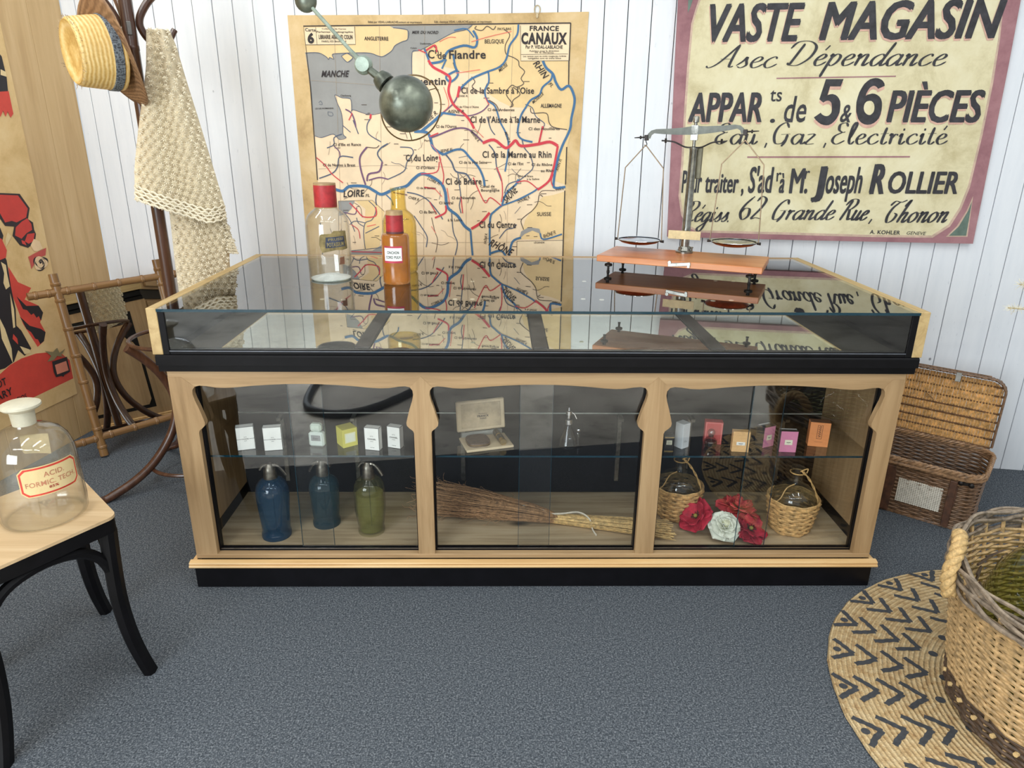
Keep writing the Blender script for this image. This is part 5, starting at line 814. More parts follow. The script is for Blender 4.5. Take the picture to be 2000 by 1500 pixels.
def rc(b):
    m=MB(); pts=[(.0085*(1-i/40)*math.cos(i*.5),.0085*(1-i/40)*math.sin(i*.5),.040+.012*i/40) for i in range(40)]; m.tube(pts,.0016,5); m.lathe([(.003,.012),(.012,.025),(.011,.040),(.004,.047)],14); m.build('bud',flat('cream bud',(222,222,190),.7),b)
flower('rose','large white fabric rose between the red flowers',(.655,.118,FZ+.042),(.62,-.05,.1),RW,[(5,.010,.050,.034,.05,-.25,.006,.002,.9),(5,.008,.046,.033,.35,-.2,.010,.002,.9),(5,.006,.038,.028,.8,-.25,.013,.0015,.7),(4,.005,.032,.023,1.15,-.2,.016,.001,.5),(4,.004,.026,.017,1.3,-.1,.020,.001,.4)],rc)
def pc(b):
    m=MB().mat(flat('olive seed head',(150,136,60),.7)).ball((0,0,.012),.0075,12,8).mat(flat('dark stamen',(70,52,36),.8)); rg=random.Random(2)
    for i in range(46):
        a=rg.uniform(0,6.28); r=rg.uniform(.012,.019); m.tube([(0.004*math.cos(a),.004*math.sin(a),.008),(r*math.cos(a),r*math.sin(a),rg.uniform(.010,.017))],.0005,3); m.ball((r*math.cos(a),r*math.sin(a),.0145),.0012,5,4)
    m.build('stamens',None,b)
R1=flat('deep red silk petal',(178,34,56),.75,0,.2,40); R2=flat('coral red silk petal',(204,70,74),.75,0,.15,40)
flower('poppy','dark red fabric poppy left of the white rose',(.578,.178,FZ+.048),(.35,-.75,0),R1,[(5,.006,.056,.042,.25,-.1,.0,.004,0),(5,.005,.046,.036,.75,-.1,.004,.004,0)],pc)
flower('poppy','red fabric poppy with yellow centre right of the white rose',(.748,.122,FZ+.030),(.55,.12,.4),R1,[(6,.006,.052,.040,.05,-.05,.0,.005,0),(5,.005,.040,.034,.55,-.1,.004,.004,0)],pc)
flower('poppy','coral fabric poppy lying behind the white rose',(.735,.215,FZ+.055),(.1,.25,.2),R2,[(6,.006,.070,.044,.10,-.25,.0,.006,0),(6,.005,.050,.038,.5,-.15,.006,.005,0),(5,.004,.034,.028,.9,-.1,.010,.004,0)],pc)
# ------------------------------------------------------------ coat stand
AX=V((-1.455,.822,0))
LT=V((.904,.428,0)); VW=V((-.428,.904,0))            # across and away
st=thing('coat_stand','tall dark bentwood coat stand holding the straw hat and shawl','coat stand',AX)
m=MB().lathe([(.019,.10),(.021,.30),(.022,.9),(.0225,1.60),(.0225,1.705),(.0245,1.708),(.0245,1.722),(.0225,1.725),(.0225,1.98),(.019,2.02),(.026,2.04),(.024,2.06),(.006,2.085)],20); m.build('post',BENT,st)
MB().box(-.008,.008,-.003,.003,1.755,1.80,Matrix.Translation(V((-.428,.904,0))*-.0225)@frame(LT,VW,(0,0,1)).to_4x4(),.002).build('metal_plate',flat('grey screw plate',(120,116,112),.4,.8),st)
def polar(a,r,z): return V((r*math.cos(a),r*math.sin(a),z))
LA=math.atan2(-.256,-.276)
for k in range(4):
    a=LA+PI/2*k
    P=cr([polar(a,r,z) for r,z in ((.195,.625),(.155,.585),(.098,.51),(.060,.43),(.046,.36),(.058,.285),(.095,.205),(.17,.115),(.26,.055),(.36,.017),(.385,.016))],5)
    MB().tube(P,[.019]*6+[.0175]*(len(P)-12)+[.016]*6,12).build('leg',BENT,st)
MB().tube([polar(2*PI*i/48,.180,.632) for i in range(48)],.0085,8,True).build('umbrella_ring',BENT,st)
MB().tube([polar(2*PI*i/48,.178,.085) for i in range(48)],.0080,8,True).build('base_ring',BENT,st)
def hook(a):
    P=cr([polar(a,r,z) for r,z in ((.155,1.925),(.125,1.915),(.078,1.875),(.046,1.83),(.036,1.80),(.041,1.775),(.06,1.745),(.09,1.735),(.125,1.752),(.150,1.785))],5)
    MB().tube(P,[.013]*(len(P)-4)+[.012,.011,.011,.010],10).build('hook',BENT,st)
ha=math.atan2(LT.y,LT.x); hook(ha); hook(ha+PI); hook(ha+PI*.60)
# straw hat
def hframe(d,up):
    z=V(d).normalized(); x=V(up)-z*V(up).dot(z); x.normalize(); return frame(x,z.cross(x),z).to_4x4()
Bc=hframe(LT*-.93+VW*-.36+V((0,0,-.05)),(0,0,1)); Bb=Bc.inverted()@hframe(LT*-.86+VW*-.36+V((0,0,-.34)),(0,0,1))
ht=thing('straw_hat','frayed yellow straw hat with grey patterned band on the coat stand','hat',AX+LT*-.066+VW*-.085+V((0,0,1.688)),Bc.to_euler())
def strawm(name,lo,mid,hi,sc):
    t=NT(name); v=t.coord(); wv=t.n('ShaderNodeTexWave'); wv.inputs['Scale'].default_value=sc; wv.inputs['Distortion'].default_value=2.5; wv.bands_direction='Z'; t.l(v,wv.inputs['Vector']); n=t.noise(v,90,4); n2=t.noise(v,11,3)
    c=t.ramp(t.mix(.6,wv.outputs[0],n),[(.2,lo),(.5,mid),(.8,hi)]); c=t.mix(t.ramp(n2,[(.45,(0,0,0)),(.7,(170,170,170))]),c,lo); t.base(c); t.b.inputs['Roughness'].default_value=.6; t.bump(wv.outputs[0],.35,.002); return t.m
STR=strawm('yellow straw',(184,142,70),(214,178,108),(230,204,148),24); STB=strawm('brown brim straw',(104,74,50),(134,100,68),(160,124,90),60)
Sc=Matrix.Diagonal((1,.9,1,1))
m=MB(); m.lathe([(.122,-.012),(.122,.0),(.120,.02),(.115,.06),(.110,.095),(.106,.122),(.098,.131),(.075,.122),(.04,.116),(.0005,.114)],48,Sc,False,False,lambda a,z:1+(.03*math.sin(2*a+.6)*max(0,z)/.13)); m.build('crown',STR,ht)
m=MB()
def brimf(i,j):
    a=2*PI*i; r=.085+(.186-.085)*j; return Bb@V((r*math.cos(a),r*.92*math.sin(a),.020*j*j*(math.cos(2*a+.5)*-.8+.1)-.010))
m.grid(brimf,56,6,True); o=m.build('brim',STB,ht,180); md=o.modifiers.new('t','SOLIDIFY'); md.thickness=.004
def bandm():
    t=NT('grey woven band'); v=t.coord((95,95,95)); ck=t.n('ShaderNodeTexVoronoi'); ck.inputs['Scale'].default_value=1.2; ck.distance='CHEBYCHEV'; t.l(v,ck.inputs['Vector']); t.base(t.ramp(ck.outputs['Distance'],[(.3,(66,70,76)),(.5,(122,130,136)),(.62,(58,60,66))])); t.b.inputs['Roughness'].default_value=.8; return t.m
MB().lathe([(.1228,.002),(.1242,.004),(.1222,.030),(.1195,.032)],48,Sc,False,False).build('hat_band',bandm(),ht)
m=MB(); rg=random.Random(8)
for i in range(190):
    a=rg.uniform(0,6.28); r=rg.uniform(.098,.108); p=Sc@V((r*math.cos(a),r*math.sin(a),rg.uniform(.112,.132))); d=V((math.cos(a)*rg.uniform(.1,1),math.sin(a)*rg.uniform(.1,1),rg.uniform(-.2,.8))); m.tube([p,p+d*rg.uniform(.005,.014)],.0007,3)
o=m.build('frayed_edge',flat('frayed grey straw',(166,142,112),.9,0,.3),ht,0); o['kind']='stuff'
# crocheted shawl
WOOL=flat('cream cotton yarn',(240,228,202),.9,0,.08,200,.2); WOOLD=flat('cream yarn ground',(226,210,178),.95,0,.12,160,.3)
sw=thing('crochet_shawl','cream crocheted shawl hanging in two layers from the coat stand hook','shawl',AX+LT*.11+V((0,0,1.76)))
so=AX-V(sw.location)
def layer(name,left,right,off,bulge,rows,cell,seed,fold,zr):
    """left/right outlines as (across,height); a folded cloth tube with star stitches"""
    def ed(P,z):
        for (a,za),(b,zb) in zip(P,P[1:]):
            if zb<=z<=za: return a+(b-a)*(za-z)/(za-zb)
        return P[0][0] if z>P[0][1] else P[-1][0]
    def S(u,z,side=1,dep=0):
        l=ed(left,z); r=ed(right,z); x=l+(r-l)*u; k=math.sin(PI*u)
        d=off+dep-side*bulge*(k**.6)*min(1,(r-l)/.12)-(fold*math.sin(3*PI*u+1+z*4) if side>0 else 0)*k
        return so+LT*x+VW*d+V((0,0,z))
    zt,zb=zr
    def bot(u): # lower hem
        return zb(u) if callable(zb) else zb
    m=MB().mat(WOOLD); nu=18; nv=26
    def full(i,j):
        # i goes round the tube
        if i<.5: u=i*2; s=1
        else: u=2-i*2; s=-1
        return S(u,zt+(bot(u)-zt)*j,s,.013*math.sin(PI*u)**.5*min(1,j*6) if s>0 else 0)
    m.grid(full,2*nu,nv,True); m.add([full(i/(2*nu),0) for i in range(2*nu)],[tuple(range(2*nu))])
    m.mat(WOOL); rg=random.Random(seed); nr=int((zt-min(bot(0),bot(.5),bot(1)))/cell)
    for side in (1,-1):
        for j in range(nr+1):
            z0=zt-cell*(j+.3)
            wd=ed(right,z0)-ed(left,z0); nc=max(3,int(wd*1.08/cell))
            for i in range(nc):
                u=(i+.5+.5*(j%2))/nc
                if u>.985: continue
                z=z0+(bot(u)-bot(.5))*j/max(1,nr)
                if z<bot(u)+cell*.2: continue
                p=S(u,z,side); e=.01; tu=(S(min(1,u+.02),z,side)-S(max(0,u-.02),z,side)).normalized(); tv=(S(u,z+e,side)-S(u,z-e,side)).normalized(); nn=tu.cross(tv)*side; nn=nn.normalized()
                if nn.dot(VW)*side>0: nn=-nn
                for q in range(8):
                    a=PI/8+PI*q/4+rg.uniform(-.12,.12); d=tu*math.cos(a)+tv*math.sin(a); w=nn.cross(d); Lh=cell*.50; b0=p+nn*.004; mid=p+d*Lh*.6+nn*.0105; tp=p+d*Lh*1.10+nn*.0015; hw=cell*.098
                    m.add([b0,mid+w*hw-nn*.004,mid+nn*.0015,mid-w*hw-nn*.004,tp],[(0,1,2),(0,2,3),(1,4,2),(2,4,3)])
    # chain hem
    for k in range(5):
        pts=[]
        for i in range(25):
            u=i/24; z=bot(u)+.002+k*.012+(.004 if (i+k)%2 else -.002); pts.append(S(u,z,1)+VW*-.008)
        m.tube(pts,.0036,5)
    return m.build(name,None,sw,60)
Lt=[(.055,1.785),(.048,1.736),(.035,1.652),(.012,1.56),(-.006,1.50),(-.032,1.40),(-.056,1.30),(-.071,1.19),(-.075,1.0)]; Rt=[(.128,1.785),(.146,1.725),(.162,1.623),(.186,1.491),(.210,1.353),(.229,1.239),(.242,1.161),(.246,1.0)]
layer('upper_fold',Lt,Rt,-.035,.055,0,.0262,1,.014,(1.775,lambda u:1.19-.095*min(1,u/.78)+.012*max(0,(u-.78)/.22)))
Ll=[(.050,1.30),(.041,1.174),(.038,1.067),(.033,.947),(.031,.844),(.035,.6)]; Rl=[(.225,1.30),(.236,1.138),(.242,1.077),(.246,1.0),(.238,.94),(.235,.87),(.225,.6)]
layer('lower_fold',Ll,Rl,-.005,.045,0,.0262,2,.010,(1.25,lambda u:.60+.06*u))
Lf=[(.20,1.14),(.225,1.08),(.232,.99),(.235,.93)]; Rf=[(.236,1.14),(.246,1.08),(.266,.99),(.276,.95)]
layer('side_corner',Lf,Rf,-.015,.016,0,.0262,3,.004,(1.13,lambda u:.968-.006*u))

# ------------------------------------------------------------ bamboo framed mirror leaning in the corner
ph,lean,roll=.80,.155,-.029
hh=V((math.cos(ph),math.sin(ph),0)); nn=V((math.sin(ph),-math.cos(ph),0)); vv=V((0,0,1))*math.cos(lean)-nn*math.sin(lean)
h2=hh*math.cos(roll)-vv*math.sin(roll); v2=vv*math.cos(roll)+hh*math.sin(roll); n2=h2.cross(v2)
Mm=frame(h2,-n2,v2)
mr=thing('bamboo_mirror','leaning mirror in a stained bamboo frame in the left corner','mirror',(-1.962,1.004,.008),Mm.to_euler())
def bamboo(name,p0,p1,r,knots,mat):
    p0=V(p0);p1=V(p1); m=MB(); N=40; pts=[p0+(p1-p0)*i/N for i in range(N+1)]; R=[]
    m.tube([p0,p1],r,14); d=(p1-p0).normalized(); B=basis(d)
    for k in knots: m.lathe([(r,-.008),(r*1.10,-.006),(r*1.16,-.002),(r*1.06,0),(r*1.16,.002),(r*1.10,.006),(r,.008)],14,Matrix.Translation(p0+(p1-p0)*k)@B,False,False)
    return m.build(name,mat,mr)
WL,Zb,Zt=.438,.087,.765
for x in (0,WL): 
    o=bamboo('upright',(x,0,.0),(x,0,.845),.0185,(.05,.155,.275,.42,.565,.71,.86,.945),BAMBV)
bamboo('rail',(-.115,.0,Zt),(WL+.10,.0,Zt),.0165,(.045,.12,.235,.40,.56,.72,.86,.95),BAMB); bamboo('rail',(-.10,.0,Zb),(WL+.10,.0,Zb),.0165,(.05,.13,.235,.40,.56,.72,.86,.95),BAMB)
MB().box(.012,WL-.012,.002,.005,Zb+.01,Zt-.01).build('mirror_glass',MIRR,mr,0); MB().box(.010,WL-.010,.0055,.012,Zb+.008,Zt-.008).build('backing_board',OAKW,mr,0)

# ------------------------------------------------------------ stool with the acid bottle
SD1=V((-.535,-.845,0)).normalized(); SD2=V((-.705,.709,0)).normalized()
SW=.36; vtx=V((-1.112,-.388,0)); ang=math.atan2(SD2.y,SD2.x)
ce=vtx+SD1*SW/2+SD2*SW/2
stl=thing('stool','black bentwood stool with pale wooden seat at the left of the carpet','stool',ce)
x_=-SD1; y_=SD2
Ms=frame(x_,y_,(0,0,1)).to_4x4()
def rsq(h,r,n=5): 
    o=[]
    for sx,sy,a0 in ((1,1,0),(-1,1,PI/2),(-1,-1,PI),(1,-1,1.5*PI)):
        for i in range(n+1): a=a0+PI/2*i/n; o.append((sx*(h-r)+r*math.cos(a),sy*(h-r)+r*math.sin(a)))
    return o
MB().prism(rsq(.182,.022),lambda u,v,d:Ms@V((u,v,d)),.492,.500).build('seat',wood('pale ash seat',(176,146,106),(200,170,130),(212,186,148),0,.5,.0),stl)
MB().prism(rsq(.180,.020),lambda u,v,d:Ms@V((u,v,d)),.455,.4915).build('seat_rim',BLACKS,stl)
for sx in (1,-1):
    for sy in (1,-1):
        dd=V((sx,sy,0)); P=cr([Ms@V((sx*(.158+e),sy*(.158+e),z)) for e,z in ((0,.456),(-.004,.36),(-.006,.25),(.0,.15),(.012,.07),(.028,.0))],4)
        m=MB(); w=.0155
        vs=[];fs=[]; u=(Ms@V((sx,sy,0))).normalized(); v=V((-u.y,u.x,0))
        for i,p in enumerate(P):
            k=.0225-.003*i/len(P)
            for a,b in ((1,.35),(.35,1),(-.35,1),(-1,.35),(-1,-.35),(-.35,-1),(.35,-1),(1,-.35)): 
                c,s_=math.cos(PI/4*0),0; vs.append(p+(Ms@V((a,b,0)))*k)
        n=len(P)
        for i in range(n-1):
            for q in range(8): fs.append((i*8+q,i*8+(q+1)%8,(i+1)*8+(q+1)%8,(i+1)*8+q))
        fs+= [tuple(range(8)),tuple((n-1)*8+q for q in range(8))]; m.add(vs,fs); m.build('leg',BLACKS,stl)
for a,b,fx_ in ((1,0,0),(-1,0,0),(0,1,1),(0,-1,1)):
    P=[]
    for x,z in ((-.148,.30),(-.143,.345),(-.12,.395),(-.075,.430),(0,.444),(.075,.430),(.12,.395),(.143,.345),(.148,.30)):
        P.append(Ms@(V((a*.156,x,z)) if not fx_ else V((x,b*.156,z))))
    MB().tube(cr(P,4),.0140,8).build('arch_brace',BLACKS,stl)
b=thing('reagent_bottle','large clear glass bottle labelled ACID FORMIC TECH on the stool','bottle',(-1.2905,-.3853,.5003),(0,0,0))
ACG=glass('acid bottle glass',(.98,.98,.965),.05,.32,0,.035,(214,208,190))
pr=[(.0005,.014),(.06,.010),(.086,.001),(.094,.003),(.0975,.012),(.0975,.022),(.0985,.04),(.0955,.165),(.093,.185),(.086,.208),(.072,.228),(.052,.240),(.034,.245),(.0285,.248),(.0275,.253)]
MB().lathe(pr,48,None,False,False).build('glass_body',ACG,b); MB().lathe(list(reversed(back(pr[2:],.004))),48,None,False,False).build('inner_wall',ACG,b)
GRD=flat('frosted ground glass',(196,190,168),.4,0,.06,30)
MB().lathe([(.0255,.252),(.0270,.287),(.0275,.289)],30,None,True,False).build('neck',GRD,b)
MB().lathe([(.024,.285),(.029,.288),(.040,.294),(.0445,.299),(.044,.304),(.034,.3085),(.015,.3105),(.0005,.311)],36).build('stopper',GRD,b)
r=.0965; va=math.atan2(-1.995+.385,-.126+1.29)
a0=va+.30; ROT=math.radians(0)
f0=cyl(r,a0,.0012)
RDL=flat('red label border',(204,62,48),.5); CRL=agedpaper('yellowed label',(206,180,128),(222,198,146),(230,208,160))
def tilt(u,v): return u,v
def cut(w,h,c): return [(-w,-h+c),(-w+c,-h),(w-c,-h),(w,-h+c),(w,h-c),(w-c,h),(-w+c,h),(-w,h-c)]
def lam(mb,w,h,c,z,lift,x0=.0):
    slab(mb,[(x0+u,z+v) for u,v in cut(w,h,c)],r,a0,lift)
m=MB().mat(CRL); lam(m,.0690,.0385,.013,.134,.0018); m.mat(RDL); lam(m,.0665,.036,.012,.134,.0022); m.mat(CRL); lam(m,.0620,.0315,.010,.134,.0026)
m.mat(flat('faded red lettering',(192,128,96),.6)); f1=cyl(r,a0,.0031); letter(m,'ACID.',.006,.149,.046,.0125,0,0,.01,f1); letter(m,'FORMIC. TECH.',.0,.128,.112,.0120,0,0,.012,f1); m.mat(flat('strong red lettering',(158,40,38),.6)); letter(m,'85%',.0,.1145,.021,.0062,0,0,.02,f1); m.build('paper_label',None,b)
m=MB().mat(flat('old label back',(214,192,146),.8)); slab(m,[(-.03,.128),(.03,.140),(.034,.155),(.026,.170),(.032,.190),(-.032,.186)],.0925,va+PI-.15,.0); m.build('back_label',None,b)

# ------------------------------------------------------------ wicker hamper
BRW=flat('brown willow',(112,82,56),.5,0,.35,70); HON=flat('honey willow',(214,166,104),.5,0,.28,70); CAN=flat('white cane',(206,198,182),.6,0,.1,50)
dx=V((.766,-.643,0)); dy=V((.643,.766,0))
hp=thing('wicker_hamper','open brown wicker hamper with honey coloured lid at the right wall','basket',(1.545,.640,0),frame(dx,dy,(0,0,1)).to_euler())
WX,WY,HZ=.30,.148,.235
def rrect(a,b,r,n=6):
    o=[]
    for sx,sy,a0_ in ((1,1,0),(-1,1,PI/2),(-1,-1,PI),(1,-1,1.5*PI)):
        for i in range(n+1): t=a0_+PI/2*i/n; o.append((sx*(a-r)+r*math.cos(t),sy*(b-r)+r*math.sin(t)))
    return o
def rpath(a,b,r,fl,grow):
    base=rrect(a,b,r,8); n=len(base); d=[0]
    for i in range(n): p,q=base[i],base[(i+1)%n]; d.append(d[-1]+math.hypot(q[0]-p[0],q[1]-p[1]))
    def f(t,z):
        s=(t%1)*d[-1]; i=0
        while i<n-1 and d[i+1]<s: i+=1
        u=(s-d[i])/max(1e-9,d[i+1]-d[i]); p,q=base[i],base[(i+1)%n]; T=V((q[0]-p[0],q[1]-p[1],0)); T=T.normalized() if T.length>1e-9 else V((1,0,0)); N=V((T.y,-T.x,0)); g=grow*z/fl
        return V((p[0]+(q[0]-p[0])*u,p[1]+(q[1]-p[1])*u,z))+N*g,N
    return f
def rope_rim(mb,path,z,r,n,tw=26,dz=.006,off=0):
    for s in (0,2*PI/3,4*PI/3):
        pts=[]
        for i in range(n):
            p,nn_=path(i/n,z); a=i/n*2*PI*tw+s; pts.append(p+nn_*(off+math.cos(a)*dz*.7)+V((0,0,math.sin(a)*dz)))
        mb.tube(pts,r,5,True)
pa=rpath(WX,WY,.055,HZ,.012); random.seed(5)
m=MB(); weave(m,pa,[.006+i*.0080 for i in range(28)],.0042,.0032,42,4,0,.0008); m.build('woven_body',BRW,hp,60)
m=MB(); rope_rim(m,pa,.004,.0048,150,30,.004,.003); m.build('foot_border',BRW,hp,60)
m=MB(); rope_rim(m,pa,HZ,.0055,170,30,.0075,.004); rope_rim(m,pa,HZ-.016,.0045,170,30,.004,.006); m.build('rim_border',flat('pale brown willow',(150,116,84),.5,0,.3,60),hp,60)
m=MB().prism(rrect(WX-.008,WY-.008,.05),lambda u,v,d:(u,v,d),.003,.008); m.build('base',BRW,hp)
m=MB()
for i in range(21): m.box(.041+i*.0074,.041+i*.0074+.0040,-WY-.0125-.0014*(i%2),-WY-.0095,.058,.160)
for j in range(14): m.box(.041,.196,-WY-.0135,-WY-.0100,.060+j*.0072,.060+j*.0072+.0042)
m.build('white_cane_patch',CAN,hp,0)
m=MB(); LTH=flat('brown leather strap',(82,52,34),.5,0,.3,40)
for x in (.224,.004):
    m=MB(); w_=.013 if x>.1 else .020; m.box(x-w_,x+w_,-WY-.021,-WY-.013,.01,.205,None,.002).box(x+w_-.001,x+w_+.004,-WY-.018,-WY-.013,.10,.185); m.build('leather_strap',LTH,hp)
m=MB()
for x in (.246,.280): m.ball((x,-WY-.018,.204),.010,10,7,None,(1,.6,1))
m.box(.242,.286,-WY-.016,-WY-.012,.198,.210); m.build('metal_clasp',IRON,hp)
# lid, hinged on the back rim and leaning back
Mld=Matrix.Translation((0,WY+.012,HZ+.008))@Matrix.Rotation(-math.radians(10),4,'X')
LH=.285
m=MB().mat(HON); rg=random.Random(3); n=106
def lidw(z): return 0
for i in range(n):
    x=-WX+.012+i*(2*WX-.024)/(n-1); e=abs(x)-(WX-.06); top=LH-.012-(0 if e<0 else .055-math.sqrt(max(0,.055**2-e*e))); pts=[]
    for j in range(17):
        z=.008+(top-.008)*j/16; zz=z/LH*8; pts.append(Mld@V((x+rg.uniform(-.0007,.0007),0.016-.010*abs(math.sin(PI*zz+.0))+(.0012 if i%2 else -.0012),z)))
    m.tube(pts,.0027,4)
for k in range(9):
    z=.004+LH*k/8; e=max(0,z-(LH-.055)); inset=.055-math.sqrt(max(0,.055**2-e*e)) if e>0 else 0
    m.mat(BRW).tube([Mld@V((-WX+inset+.006,.012,z)),Mld@V((WX-inset-.006,.012,z))],.0052,5)
m.build('lid_panel',None,hp,60)
lo2=[(-WX,.0)]+[(-WX,LH*.5)]+[(x,z) for x,z in [(-WX+.055-.055*math.cos(a),LH-.055+.055*math.sin(a)) for a in [PI/2*i/6 for i in range(7)]]]
lidp=lo2+[(-x,z) for x,z in reversed(lo2)]
m=MB(); 
for k,yy in enumerate((-.030,-.022,-.014,-.006,.002,.010)):
    pts=[]; 
    for (x,z),(x2,z2) in zip(lidp,lidp[1:]):
        nseg=max(1,int(math.hypot(x2-x,z2-z)/.012))
        for i in range(nseg): t=i/nseg; s=1 if (len(pts)+k)%2 else -1; pts.append(Mld@V((x+(x2-x)*t,yy+.0012*s,z+(z2-z)*t+.0022*s)))
    m.tube(pts,.0044,5)
m.build('lid_border',BRW,hp,60)
m=MB()
for x in (-.262,.13): m.box(x-.010,x+.010,-.036,-.032,LH-.034,LH+.004,Mld,.001)
m.build('hasp',flat('steel hasp',(130,126,118),.4,.8,.2),hp)
m=MB()
for x in (-.175,.045): 
    for q in (-1,1): m.tube([Mld@V((x-.016,.003,.17+q*.010)),Mld@V((x,.000,.17)),Mld@V((x+.014,.003,.17-q*.013))],.0026,5)
m.build('lid_tie',flat('tan cane tie',(168,132,88),.6),hp)
MB().tube([(-WX+.03,WY+.016,HZ+.006),(WX-.03,WY+.016,HZ+.006)],.0045,8).build('hinge_cane',BRW,hp)

# ------------------------------------------------------------ jute rug
def jutem():
    t=NT('braided jute'); tc=t.n('ShaderNodeTexCoord'); v=tc.outputs['Object']; ln=t.n('ShaderNodeVectorMath',operation='LENGTH'); t.l(v,ln.inputs[0])
    n=t.noise(v,55,4,.7); nb=t.noise(v,7,3); f=t.noise(v,260,2)
    ring=t.math('SINE',t.math('ADD',t.math('MULTIPLY',ln.outputs['Value'],2*PI/.0135),t.math('MULTIPLY',n,2.2)))
    c=t.ramp(n,[(.28,(172,134,86)),(.5,(214,184,134)),(.72,(234,212,168))]); c=t.mix(t.math('MULTIPLY',t.math('ADD',t.math('MULTIPLY',ring,-.5),.5),.35),c,(136,98,58)); c=t.mix(t.ramp(nb,[(.45,(0,0,0)),(.7,(110,110,110))]),c,(226,206,166))
    t.base(c); t.b.inputs['Roughness'].default_value=.9; h=t.math('ADD',t.math('MULTIPLY',ring,.5),f); t.bump(h,.9,.006); return t.m
RK=flat('charcoal print',(62,64,68),.9,0,.2,90,.4)
rg_=MB().mat(jutem()); rg=random.Random(6); Rr=.695
rg_.lathe([(Rr-.012,.0006),(Rr,.005),(Rr-.004,.010),(Rr-.02,.0115),(.35,.0118),(.0005,.0118)],120,None,False,False,lambda a,z:1+.0015*math.sin(23*a)+.0015*math.sin(41*a+1))
rg_.mat(RK)
def dash(p,q,w,z=.0124):
    k=5; pts=[(p[0]+(q[0]-p[0])*i/k+rg.uniform(-.0015,.0015),p[1]+(q[1]-p[1])*i/k+rg.uniform(-.0015,.0015)) for i in range(k+1)]
    ribbon(rg_,pts,lambda t,u:w*(1+.15*math.sin(u*19)),lambda u,v:V((u,v,z)),2)
N=27
for k in range(N):
    a=math.radians(141.2)+2*PI*k/N
    for i,rr in enumerate((.634-.008*(k%2),.580-.015*(k%2),.518-.020*(k%2),.460-.022*(k%2))):
        hwid=math.radians((3.8,4.2,4.7,5.2)[i]); dep=.056
        ap=(rr*math.cos(a),rr*math.sin(a))
        for s in (1,-1):
            r2=rr+dep; b=a+s*hwid; dash(ap,(r2*math.cos(b),r2*math.sin(b)),.0150,.0124+.00015*s)
    for r_,sz in ((.670,.0105),(.425,.012)):
        c=(r_*math.cos(a+(0 if r_>.5 else PI/N)),r_*math.sin(a+(0 if r_>.5 else PI/N)))
        if r_<.5: c=((r_-.03*(k%2))*math.cos(a),(r_-.03*(k%2))*math.sin(a))
        rg_.poly([V((c[0]+sz*math.cos(u)*1.1,c[1]+sz*math.sin(u),.0124)) for u in [2*PI*i/12 for i in range(12)]])
o=rg_.build('jute_rug',None,None,30); o.location=(1.479,-.612,0); tag(o,'round braided jute rug with charcoal chevrons under the big basket','rug')

# ------------------------------------------------------------ big willow basket with a glass carboy
bk=thing('willow_basket','large tall willow basket with rope handles standing on the round rug','basket',(1.400,-.607,.0125))
GRY=flat('grey willow',(138,122,104),.55,0,.3,50); DRK=flat('dark brown willow',(84,66,52),.5,0,.35,50); GLD=flat('golden willow',(190,158,112),.45,0,.28,50)
HB=.392; rfb=lambda z:.318+.056*(z/HB)**1.1
random.seed(9)
m=MB(); pth=circ(rfb); rows=[.085+i*.0096 for i in range(29)]; weave(m,pth,rows,.0051,.0058,36,5,0,.0010); m.build('woven_wall',GLD,bk,60)
m=MB(); weave(m,pth,[.008+i*.0085 for i in range(9)],.0054,.006,36,5,0,.0015); m.build('dark_base_band',DRK,bk,60)
m=MB()
for k in range(36):
    a=2*PI*k/36; m.tube([V((rfb(z)*math.cos(a),rfb(z)*math.sin(a),z)) for z in (.002,.1,.2,.3,HB)],.0056,6)
m.build('stakes',GLD,bk,60)
m=MB(); rg=random.Random(4)
for k in range(11):
    ph0=rg.uniform(0,6.28); zo=HB-.040+.0064*k; ro=(-.006,.008,.001,.012,-.004,.009,.002,-.005,.004,.009,-.003)[k]
    m.tube([V(((rfb(HB)+ro+.004*math.sin(12*a+ph0))*math.cos(a),(rfb(HB)+ro+.004*math.sin(12*a+ph0))*math.sin(a),zo+.006*math.sin(9*a+ph0))) for a in [2*PI*i/150 for i in range(150)]],rg.uniform(.0045,.0062),6,True)
m.build('rim_rods',GRY,bk,60)
m=MB()
for k in range(36):
    a=2*PI*(k+.5)/36; p=V((rfb(.05)*math.cos(a),rfb(.05)*math.sin(a),.052)); n_=V((math.cos(a),math.sin(a),0)); m.tube([p-n_*.004,p+n_*.013],.006,8)
m.build('cut_rod_ends',flat('pale cut wood',(214,182,128),.6),bk)
ROPE=flat('straw rope',(196,162,108),.7,0,.2,120,.3)
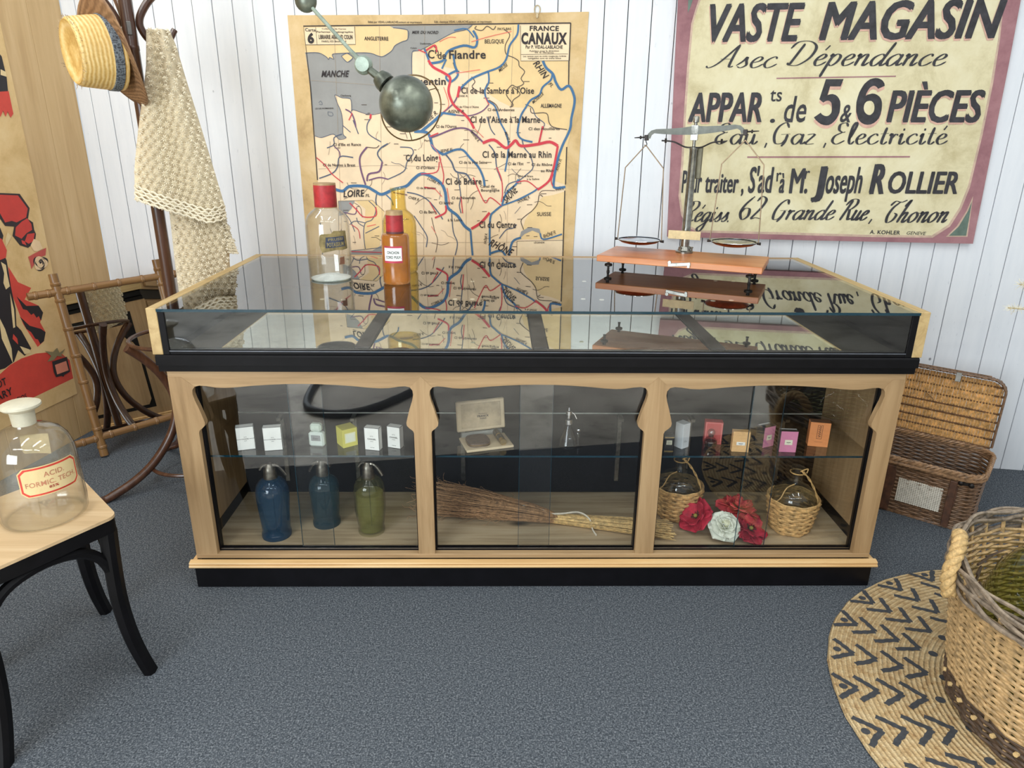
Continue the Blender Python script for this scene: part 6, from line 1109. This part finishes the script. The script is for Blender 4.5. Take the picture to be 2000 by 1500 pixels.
for ha_ in (math.atan2(.135,-.345),math.atan2(.135,-.345)+PI):
    m=MB(); c=V((math.cos(ha_),math.sin(ha_),0)); t=V((-c.y,c.x,0)); r0=rfb(HB)+.006
    path=cr([c*(r0+.012)+t*.062+V((0,0,HB-.055)),c*(r0+.022)+t*.060+V((0,0,HB-.01)),c*(r0+.014)+t*.045+V((0,0,HB+.040)),c*(r0+.004)+t*.018+V((0,0,HB+.072)),c*(r0-.002)+t*-.018+V((0,0,HB+.072)),c*(r0-.012)+t*-.045+V((0,0,HB+.040)),c*(r0-.02)+t*-.060+V((0,0,HB-.01)),c*(r0-.014)+t*-.062+V((0,0,HB-.055))],8)
    for s in (0,2*PI/3,4*PI/3):
        pts=[]
        for i,p in enumerate(path):
            T=(path[min(len(path)-1,i+1)]-path[max(0,i-1)]).normalized(); u=T.orthogonal().normalized(); u=(V((0,0,1)).cross(T)).normalized() if abs(T.z)<.95 else c-T*c.dot(T); u=u.normalized(); w_=T.cross(u); an=i*.55+s; pts.append(p+(u*math.cos(an)+w_*math.sin(an))*.0085)
        m.tube(pts,.0105,7)
    m.build('rope_handle',ROPE,bk,60)
MB().prism([(.30*math.cos(2*PI*i/40),.30*math.sin(2*PI*i/40)) for i in range(40)],lambda u,v,d:(u,v,d),.003,.012).build('base',DRK,bk)
cb_=thing('glass_carboy','huge green glass carboy standing inside the big willow basket','carboy',(1.415,-.615,.0260))
CG=glass('green carboy glass',(.80,.86,.62),.07,.3,0,.02,(80,96,60))
MB().lathe([(.0005,.02),(.18,.012),(.255,.0),(.275,.02),(.290,.10),(.305,.20),(.308,.27),(.290,.345),(.235,.410),(.15,.455),(.08,.478),(.050,.495),(.045,.545),(.055,.550),(.055,.572),(.045,.578)],56,None,False,False).build('glass_body',CG,cb_)
m=MB(); rg=random.Random(2)
for k in range(70):
    a=rg.uniform(0,6.28); zz=.318; r_=.322; p=V((r_*math.cos(a),r_*math.sin(a),zz)); m.tube([p,p+V((-math.sin(a)*.07,math.cos(a)*.07,rg.uniform(-.008,.012)))],.0035,4)
o=m.build('packing_straw',DRK,cb_,60); o['kind']='stuff'

# ------------------------------------------------------------ small things
m=MB(); rg=random.Random(1)
dg=thing('dried_grass','dried cream grass plume leaning in at the right edge against the white wall','dried grass',(2.22,.62,0))
for (x1,y1,z1),nm in (((1.812,.56,.925),0),((1.792,.56,.836),1)):
    tip=V((x1,y1,z1))-V(dg.location); P=cr([V((0,.0,0)),V((.0,-.01,.45)),V((-.10,-.03,.74 if nm==0 else .68)),V((-.26,-.05,z1-.03)),tip],8)
    s=MB().tube(P,.0018,5); s.build('stem',flat('dry stem',(196,174,128),.8),dg,60)
    f=MB()
    for i in range(160):
        t=rg.uniform(.72,1); p=P[int(t*(len(P)-1))]; d=V((rg.uniform(-1,.1),rg.uniform(-.5,.5),rg.uniform(-.5,.6))).normalized(); f.tube([p,p+d*rg.uniform(.01,.03)],.0006,3)
    o=f.build('plume',flat('cream plume',(232,222,190),.9),dg,0); o['kind']='stuff'
hz=cr([(-1.22,-2.1,.02),(-1.22,-1.75,.02),(-1.17,-1.5,.02),(-1.02,-1.41,.02),(-.86,-1.46,.02),(-.72,-1.62,.02),(-.60,-1.85,.02),(-.5,-2.3,.02)],8)
hz=[V((p.x,p.y,.0158)) for p in hz]
tag(MB().tube(hz,.022,12).build('rubber_hose',flat('matt black rubber',(20,20,22),.5),None),'black rubber hose on pale floor, seen mirrored in the left counter pane','hose')
